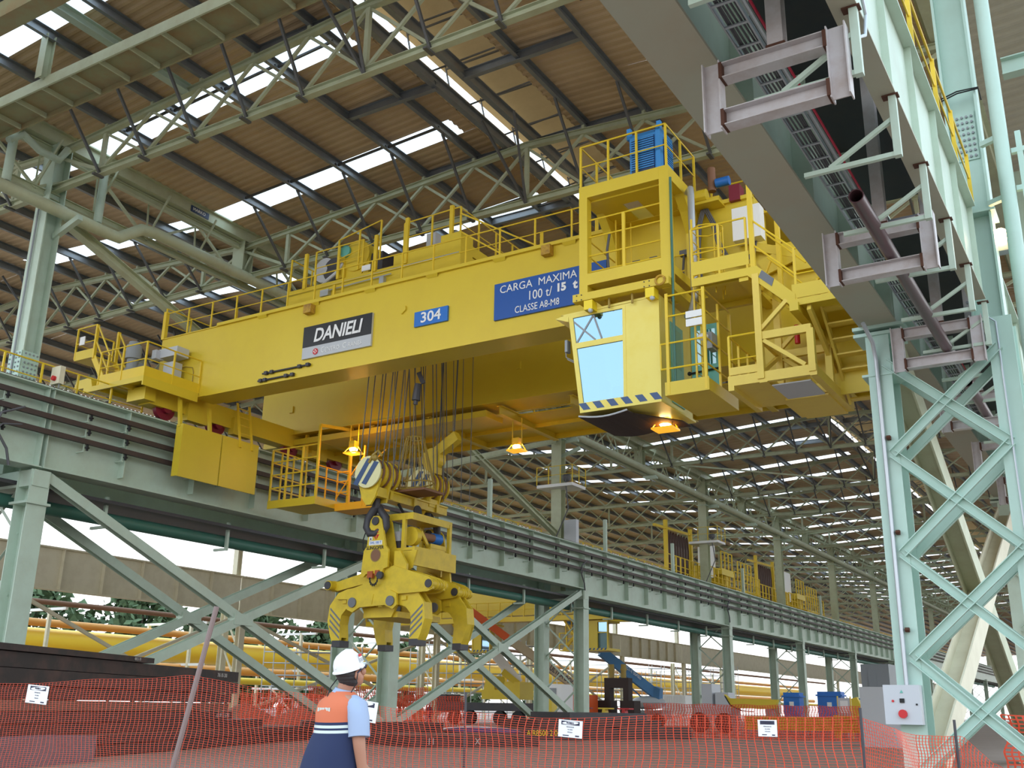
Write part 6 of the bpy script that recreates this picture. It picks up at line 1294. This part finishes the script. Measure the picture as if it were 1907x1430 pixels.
# ================================================================== ORANGE SAFETY NETS, SIGNS, POLES
def net(name, pts, hs, z0s, cx, cz, wv, wh, lab, wave=.02, fold=1.0):
    """net along ground points pts with top heights hs and bottom heights z0s; flat plastic strands"""
    b = MB(); P = [V((p[0], p[1], 0)) for p in pts]; L = [0]
    for a, c in zip(P, P[1:]): L.append(L[-1]+(c-a).length)
    def at(s):
        for i in range(len(P)-1):
            if s <= L[i+1]+1e-6:
                u = (s-L[i])/(L[i+1]-L[i]); d = (P[i+1]-P[i]).normalized(); return P[i].lerp(P[i+1], u), d, hs[i]*(1-u)+hs[i+1]*u, z0s[i]*(1-u)+z0s[i+1]*u
    nv = int(L[-1]*fold/cx); nz = max(4, round(max(h-z for h, z in zip(hs, z0s))/cz)); grid = []
    for i in range(nv+1):
        s = L[-1]*i/nv; p, d, h, z0 = at(s); n = V((-d.y, d.x, 0)); col = []
        for j in range(nz+1):
            v = j/nz; z = z0+(h-z0)*v
            q = p+n*(wave*math.sin(s*2.3+v*4)+wave*.6*math.sin(s*7+v*9))+d*(wave*.8*math.sin(v*11+s*1.7)+wave*.5*math.sin(v*23+s*.7)); col.append(V((q.x, q.y, z-wave*.5*math.sin(s*3.1)*v)))
        grid.append((col, d))
    for i, (col, d) in enumerate(grid):
        for j in range(nz): e = d*wv/2; b.add([col[j]-e, col[j]+e, col[j+1]+e, col[j+1]-e], [(0, 1, 2, 3)])
    for i in range(nv):
        for j in range(nz+1): a, c = grid[i][0][j], grid[i+1][0][j]; e = V((0, 0, wh/2)); b.add([a-e, c-e, c+e, a+e], [(0, 1, 2, 3)])
    return tag(b.build(name, 'net'), lab, 'safety net')
net('safety_net', [(-17.5, 9.2), (-14.2, 9.0), (-10.1, 9.0), (-8.6, 9.05), (-6.75, 9.0), (-5.2, 9.0), (-3.4, 9.05), (-2.16, 9.0)], [1.6, 1.64, 1.76, 1.60, 1.42, 1.37, 1.42, 1.43], [.05, .05, .05, .05, .03, .03, .03, .03], .075, .026, .008, .0032, 'long orange safety net across the foreground behind the worker', .02)
net('safety_net', [(-2.16, 9.0), (-2.0, 9.35), (-1.9, 9.9), (-1.68, 10.0), (-1.56, 10.05), (-1.35, 10.0), (-1.05, 9.6)], [1.43, 1.36, 1.29, 1.27, 1.27, 1.05, .9], [.03]*7, .04, .028, .008, .0045, 'sagging bunched end of the orange net at the lower right', .035, 1.6)
for i, (pts, h, z0, lab) in enumerate((([(-43, 42.2), (-32.6, 48.6)], 2.0, 0, 'distant orange net behind the flat centre slab'), ([(-26, 57.5), (-21, 59.2), (-13, 62.5)], 1.85, 0, 'distant orange net in front of the yellow and blue machines'), ([(-47, 52), (-40.5, 56)], 2.6, 0, 'distant orange net left of the worker beside the soil mounds'), ([(-3.2, 26.5), (3.5, 30)], 1.5, 0, 'distant orange net right of the near lattice column'))):
    net('safety_net', pts, [h]*len(pts), [z0]*len(pts), .15, .09, .045, .03, lab, .05)
def netsign(x, z, w, h, tilt, lab, y=8.985):
    rot = lambda dx, dz: (x+dx*math.cos(tilt)-dz*math.sin(tilt), z+dx*math.sin(tilt)+dz*math.cos(tilt))
    def pr(b, x0, x1, z0, z1, yy, th=.002): b.prism([(*[rot(a, c)[0] for a, c in [q]], yy, rot(*q)[1]) for q in ((x0, z0), (x1, z0), (x1, z1), (x0, z1))], (0, -th, 0))
    b = MB(); pr(b, -w/2, w/2, -h/2, h/2, y, .003); s = tag(b.build('warning_sign', 'paper'), lab, 'sign', 'warning signs on the net')
    b = MB(); pr(b, -w*.38, w*.38, h*.22, h*.44, y-.003); b.build('black_panel', 'ink', s)
    b = MB(); c = rot(0, h*.33); n = 24; b.prism([(c[0]+w*.34*math.cos(2*PI*k/n), y-.0055, c[1]+h*.085*math.sin(2*PI*k/n)) for k in range(n)], (0, -.001, 0)); b.build('oval', 'paper', s)
    r = V((math.cos(tilt), 0, math.sin(tilt))); u = V((-math.sin(tilt), 0, math.cos(tilt)))
    letters('PROIBIDO', (c[0], y-.008, c[1]), r, u, h*.125, 'ink', s, depth=.001, bold=.001, sx=.9)
    for k, (txt, dz, sz) in enumerate((('PERMANECER', .1, .085), ('NA AREA', -.05, .085), ('ISOLADA', -.2, .085))):
        q = rot(0, h*dz); letters(txt, (q[0], y-.005, q[1]), r, u, h*sz, 'ink', s, depth=.001)
    b = MB(); pr(b, -w*.3, -w*.05, -h*.42, -h*.37, y-.003); b.build('small_print', 'ink', s); b = MB(); pr(b, w*.22, w*.38, -h*.43, -h*.36, y-.003); b.build('small_logo', 'ink', s)
netsign(-12.95, 1.52, .46, .235, -.06, 'white warning sign on the net at far left before the slab stack')
netsign(-7.33, 1.40, .37, .21, -.12, 'white warning sign on the net half hidden behind the worker')
netsign(-4.83, 1.275, .255, .155, -.06, 'white warning sign on the net before the centre slab pile')
netsign(-2.93, 1.325, .165, .135, .0, 'white warning sign on the net nearest the lattice column')
for i, (x, y, z0, x2, z1, r, lab) in enumerate(((-9.92, 8.6, 0, -9.29, 2.52, .03, 'rusty leaning pole propped by the net in front of the slabs'), (-2.14, 8.95, 0, -2.14, 1.5, .012, 'thin stake at the corner of the orange net'), (-1.60, 10.0, 0, -1.60, 1.42, .012, 'thin stake holding the sagging net end'), (-6.1, 9.1, 0, -6.1, 1.6, .012, 'thin stake in the middle of the orange net'))):
    b = MB(); b.tube((x, y, z0), (x2, y, z1), r, 8); tag(b.build('net_pole', 'poleb' if i == 0 else 'char'), lab, 'pole', 'net poles')
# ================================================================== PEOPLE
def skin_body(name, joints, edges, parent, m, sub=2):
    me = bpy.data.meshes.new('tmp'); me.from_pydata([j[0] for j in joints], edges, [])
    o = bpy.data.objects.new('tmp', me); COL.objects.link(o)
    md = o.modifiers.new('skin', 'SKIN'); md.use_smooth_shade = True
    for i, v in enumerate(me.skin_vertices[0].data):
        r = joints[i][1]; v.radius = r if isinstance(r, tuple) else (r, r); v.use_root = (i == 0)
    sb = o.modifiers.new('sub', 'SUBSURF'); sb.levels = sub; sb.render_levels = sub
    bpy.context.view_layer.update()
    res = bpy.data.meshes.new_from_object(o.evaluated_get(bpy.context.evaluated_depsgraph_get()))
    bpy.data.objects.remove(o); res.materials.clear(); res.materials.append(M[m])
    q = bpy.data.objects.new(name, res); COL.objects.link(q); q.parent = parent
    res.polygons.foreach_set('use_smooth', [True]*len(res.polygons)); return q
def loft(mb, rings, n=24, cap=False):
    """rings: (cx, cy, z, rx, ry[, tiltx])"""
    vs = []
    for (cx, cy, z, rx, ry) in rings: vs += [(cx+rx*math.cos(2*PI*k/n), cy+ry*math.sin(2*PI*k/n), z) for k in range(n)]
    base = len(mb.v); k = len(rings)
    for i in range(k-1):
        pass
    fs = [(i*n+j, i*n+(j+1) % n, (i+1)*n+(j+1) % n, (i+1)*n+j) for i in range(k-1) for j in range(n)]
    if cap: fs += [tuple(range(n-1, -1, -1)), tuple(range((k-1)*n, k*n))]
    mb.add(vs, fs)
def place(o, parent): o.parent = parent
man = thing('person', 'worker in white helmet and orange navy vest seen from behind looking up', 'person', (-5.25, 6.18, 0))
man.rotation_euler = (0, 0, -0.20)
man_loc = man.location.copy(); man.location = (0, 0, 0)      # parts are shaped about the origin, then the whole figure is moved
J = []; E_ = []
def jn(p, r, par=None):
    J.append((p, r));
    if par is not None: E_.append((par, len(J)-1))
    return len(J)-1
pel = jn((0, 0, .94), (.16, .12)); sp1 = jn((0, -.01, 1.12), (.16, .115), pel); sp2 = jn((0, -.02, 1.30), (.165, .12), sp1); ch_ = jn((0, -.01, 1.43), (.15, .10), sp2); nk = jn((.0, .0, 1.53), .062, ch_); nk2 = jn((.015, .02, 1.60), .058, nk); hd = jn((.03, .035, 1.67), (.082, .092), nk2); hd2 = jn((.03, .03, 1.755), (.078, .09), hd)
for s in (-1, 1):
    L_ = s < 0; sh = jn((s*.185, -.01, 1.455), .062, ch_); el = jn((-.21, .17, 1.23) if L_ else (.262, -.03, 1.19), .048, sh); wr = jn((-.15, .30, 1.05) if L_ else (.275, .02, .945), .034, el); pm = jn((-.12, .35, 1.0) if L_ else (.27, .04, .87), (.036, .022), wr)
    ox, oy, oz = (.13, .30, .13) if L_ else (.01, -.01, 0)
    for k, (dx, ln) in enumerate(((-.027, .072), (-.009, .082), (.009, .078), (.026, .06))):
        f1 = jn((s*.258+ox, .05+dx+oy, .83+oz), .0095, pm); f2 = jn((s*.252+ox, .055+dx*1.05+oy, .83-ln*.55+oz), .009, f1); f3 = jn((s*.240+ox, .06+dx+oy, .83-ln+oz), .008, f2)
    t1 = jn((s*.248+ox, .088+oy, .865+oz), .0105, pm); t2 = jn((s*.240+ox, .105+oy, .825+oz), .0095, t1)
    hp = jn((s*.095, 0, .86), .092, pel); kn = jn((s*.115, .02, .49), .062, hp); an = jn((s*.125, -.01, .09), .042, kn); to = jn((s*.14, .15, .04), (.045, .032), an)
body = skin_body('body', J, E_, man, 'skin')
# face turned right and up
b = MB(); hx, hy, hz = .03, .035, 1.69; fd = V((math.sin(.0)*.94, math.cos(.0)*.94, .32)).normalized(); sd = fd.cross(Z).normalized(); ud = sd.cross(fd)
def hp_(f, s, u): return V((hx, hy, hz))+fd*f+sd*s+ud*u
b.ball(hp_(.03, 0, -.045), .072, 12, 8, (1, 1, 1.05)); b.ball(hp_(.065, 0, -.085), .036, 10, 6)
b.path([hp_(.096, 0, .015), hp_(.112, 0, -.02), hp_(.098, 0, -.035)], [.009, .015, .010], 8)
for s in (-1, 1): b.ball(hp_(.075, s*.045, -.02), .03, 8, 6); b.ball(hp_(-.005, s*.083, -.02), .033, 10, 8, (.5, .8, 1.1))
b.build('face', 'skin', man, True)
b = MB(); b.path([hp_(.096, -.026, -.066), hp_(.102, 0, -.063), hp_(.096, .026, -.066)], .005, 6); b.build('mouth', 'maroon', man, True)
b = MB()
for s in (-1, 1): b.ball(hp_(.092, s*.03, .012), .011, 8, 6)
b.build('eyes', 'black', man, True)
b = MB()   # hair below the helmet
for k in range(3): b.ball(hp_(-.035, 0, -.005-k*.024), .088-k*.008, 16, 9, (1.0, 1.0, .55))
b.ball(hp_(-.03, 0, -.07), .07, 14, 8, (1, 1, .5)); b.build('hair', 'hair', man, True)
# helmet
def hring(u, rf, rs, n=28, off=-.008): return [hp_(off+rf*math.cos(2*PI*k/n), rs*math.sin(2*PI*k/n), u) for k in range(n)]
b = MB(); rings = [(.022, .132, .112), (.030, .130, .110), (.036, .121, .102), (.075, .117, .098), (.110, .103, .087), (.138, .079, .067), (.156, .046, .040), (.162, .012, .012)]
vs = []; n = 28
for (u, rf, rs) in rings:
    r_ = hring(u, rf, rs); 
    vs += r_
b.add(vs, [(i*n+j, i*n+(j+1) % n, (i+1)*n+(j+1) % n, (i+1)*n+j) for i in range(len(rings)-1) for j in range(n)]+[tuple(range((len(rings)-1)*n, len(rings)*n))])
b.add([hp_(.10, -.07, .026), hp_(.155, -.035, .020), hp_(.16, 0, .022), hp_(.155, .035, .020), hp_(.10, .07, .026), hp_(.10, .07, .038), hp_(.152, .03, .032), hp_(.152, -.03, .032), hp_(.10, -.07, .038)], [(0, 1, 2, 3, 4), (4, 5, 6, 7, 8, 0)])
hm = b.build('helmet', 'white', man, True)
b = MB(); b.path([hp_(-.127, 0, .06), hp_(-.105, 0, .114), hp_(-.05, 0, .156), hp_(.0, 0, .166), (hp_(.055, 0, .150)), hp_(.10, 0, .10)], .009, 6); b.build('crest', 'white', hm, True)
b = MB(); c = [hp_(.03, .101, .060), hp_(.085, .074, .056), hp_(.078, .062, .118), hp_(.028, .088, .122)]; q = sd*.006; b.add([p+q for p in c], [(0, 1, 2, 3)]); st = b.build('sticker', 'paper', hm)
b = MB(); b.add([c[3]+sd*.009, c[2]+sd*.009, c[2].lerp(c[1], .3)+sd*.009, c[3].lerp(c[0], .3)+sd*.009], [(0, 1, 2, 3)]); b.build('red_band', 'red', st)
b = MB()
for k in (.5, .65, .8): b.add([c[3].lerp(c[0], k)+sd*.009, c[2].lerp(c[1], k)+sd*.009, c[2].lerp(c[1], k+.05)+sd*.009, c[3].lerp(c[0], k+.05)+sd*.009], [(0, 1, 2, 3)])
b.build('text_lines', 'ink', st)
b = MB(); b.ball(hp_(.02, .118, .030), .016, 8, 6, (1.6, .7, .8)); b.build('side_clip', 'white', hm, True)
b = MB()
for s in (-1, 1): b.ball(hp_(.108, s*.034, .012), .026, 10, 7, (1.1, 1, .8))
b.path([hp_(.095, .07, .016), hp_(.03, .098, .012), hp_(-.01, .096, -.005)], .006, 6); b.build('safety_glasses', 'ink', man, True)
b = MB(); b.path([hp_(-.01, .098, -.01), hp_(-.04, .10, -.07), hp_(-.085, .06, -.14), (-.02, -.125, 1.44), (-.03, -.135, 1.41)], .004, 6); b.path([hp_(-.02, -.095, -.01), (-.07, -.06, 1.58), (-.05, -.10, 1.52), (-.03, -.135, 1.42)], .004, 6); b.build('glasses_cord', 'black', man)
# vest, shirt, trousers
b = MB(); rings = [(-.025, -.05, 1.00, .250, .20), (-.018, -.042, 1.10, .24, .19), (-.008, -.03, 1.20, .227, .175), (0, -.02, 1.265, .214, .160), (0, -.02, 1.285, .212, .158), (0, -.02, 1.30, .210, .157), (0, -.02, 1.32, .208, .155), (0, -.02, 1.34, .206, .153), (0, -.02, 1.40, .212, .150), (0, -.015, 1.455, .208, .135), (0, -.01, 1.49, .185, .118), (0, 0, 1.52, .135, .10), (0, .005, 1.548, .085, .082)]
mats_ = [0, 0, 0, 1, 0, 1, 0, 2, 2, 2, 2, 2]
n = 28
vs = []
for (cx, cy, z, rx, ry) in rings:
    for k in range(n):
        a = 2*PI*k/n; fl = 1+(.035*math.sin(5*a+1)+.02*math.sin(9*a))*max(0, (1.22-z)/.22); vs.append((cx+rx*fl*math.cos(a), cy+ry*fl*math.sin(a), z+.012*math.sin(a)*(1 if z < 1.4 else 0)))
o0 = len(b.v); b.v += vs
for i in range(len(rings)-1):
    for j in range(n): b.f.append([i*n+j, i*n+(j+1) % n, (i+1)*n+(j+1) % n, (i+1)*n+j]); b.mi.append(mats_[i])
vest = b.build('vest', ['vestblue', 'tape', 'vestorange'], man, True)
letters('GERDAU', (0, -.158, 1.425), (1, 0, 0), (0, .3, 1), .055, 'tape', vest, depth=.004, bold=.0015) if False else None
b = MB()
for k in range(7): b.box(-.075+k*.021, -.060+k*.021, -.1625, -.158, 1.405, 1.432)
b.build('back_print', 'tape', vest)
b = MB(); b.path([(.203, -.05, 1.20), (.225, -.08, 1.30), (.215, -.085, 1.40), (.185, -.04, 1.475), (.16, .03, 1.48), (.19, .08, 1.42), (.215, .08, 1.3), (.21, .05, 1.2)], .011, 8); b.build('armhole_trim', 'vestblue', vest, True)
b = MB()
for s in (-1, 1): b.path([(s*.13, -.005, 1.465), (s*.19, -.012, 1.44), (s*.228, -.02, 1.36), (s*.252, -.026, 1.255), (s*.255, -.027, 1.235)] if s > 0 else [(-.12, .0, 1.455), (-.16, .04, 1.42), (-.18, .09, 1.36), (-.205, .15, 1.28), (-.21, .165, 1.26)], [.066, .080, .080, .078, .079], 18)
b.path([(0, -.0, 1.515), (.006, .01, 1.545), (.01, .012, 1.565)], [.088, .078, .074], 18); b.build('shirt', 'shirt', man, True)
b = MB(); loft(b, [(0, 0, 1.02, .19, .14), (0, 0, .94, .195, .145), (0, 0, .84, .19, .14)])
for s in (-1, 1): b.path([(s*.095, 0, .88), (s*.105, .01, .68), (s*.116, .02, .49), (s*.122, .0, .28), (s*.126, -.01, .10)], [.112, .10, .085, .078, .080], 16)
b.build('trousers', 'trouser', man, True)
b = MB()
for s in (-1, 1): b.ball((s*.135, .05, .05), 1, 12, 8, (.055, .15, .055))
b.build('boots', 'black', man, True)
man.location = man_loc
# small distant workers
for i, (x, y, vm, lab) in enumerate(((-52.5, 55.2, 'vestorange', 'distant worker in orange beside the pale container, leftmost of three'), (-51.6, 56.0, 'white', 'distant worker in white beside the pale container, middle of three'), (-50.4, 56.8, 'shirt', 'distant worker in pale blue beside the pale container, rightmost of three'), (-46, 62, 'vestorange', 'distant worker in orange behind the orange net, left of the mobile crane'), (-45.2, 62.8, 'vestblue', 'distant worker in navy behind the orange net, left of the mobile crane'))):
    t = thing('person', lab, 'person', (0, 0, 0), 'distant workers')
    J = []; E_ = []
    pel = jn((0, 0, .94), .15); c_ = jn((0, 0, 1.4), .15, pel); nk = jn((0, 0, 1.54), .06, c_); hd = jn((0, .02, 1.68), .1, nk)
    for s in (-1, 1): a1 = jn((s*.2, 0, 1.42), .06, c_); a2 = jn((s*.27, .05, 1.15), .05, a1); a3 = jn((s*.25, .15, .95), .04, a2); l1 = jn((s*.1, 0, .86), .09, pel); l2 = jn((s*.12, .03, .48), .07, l1); l3 = jn((s*.13, 0, .06), .06, l2)
    skin_body('body', J, E_, t, vm, 1)
    b = MB(); b.ball((0, .02, 1.74), .14, 12, 7, (1, 1.1, .8)); b.build('helmet', 'white', t, True)
    t.location = (x, y, -.06)
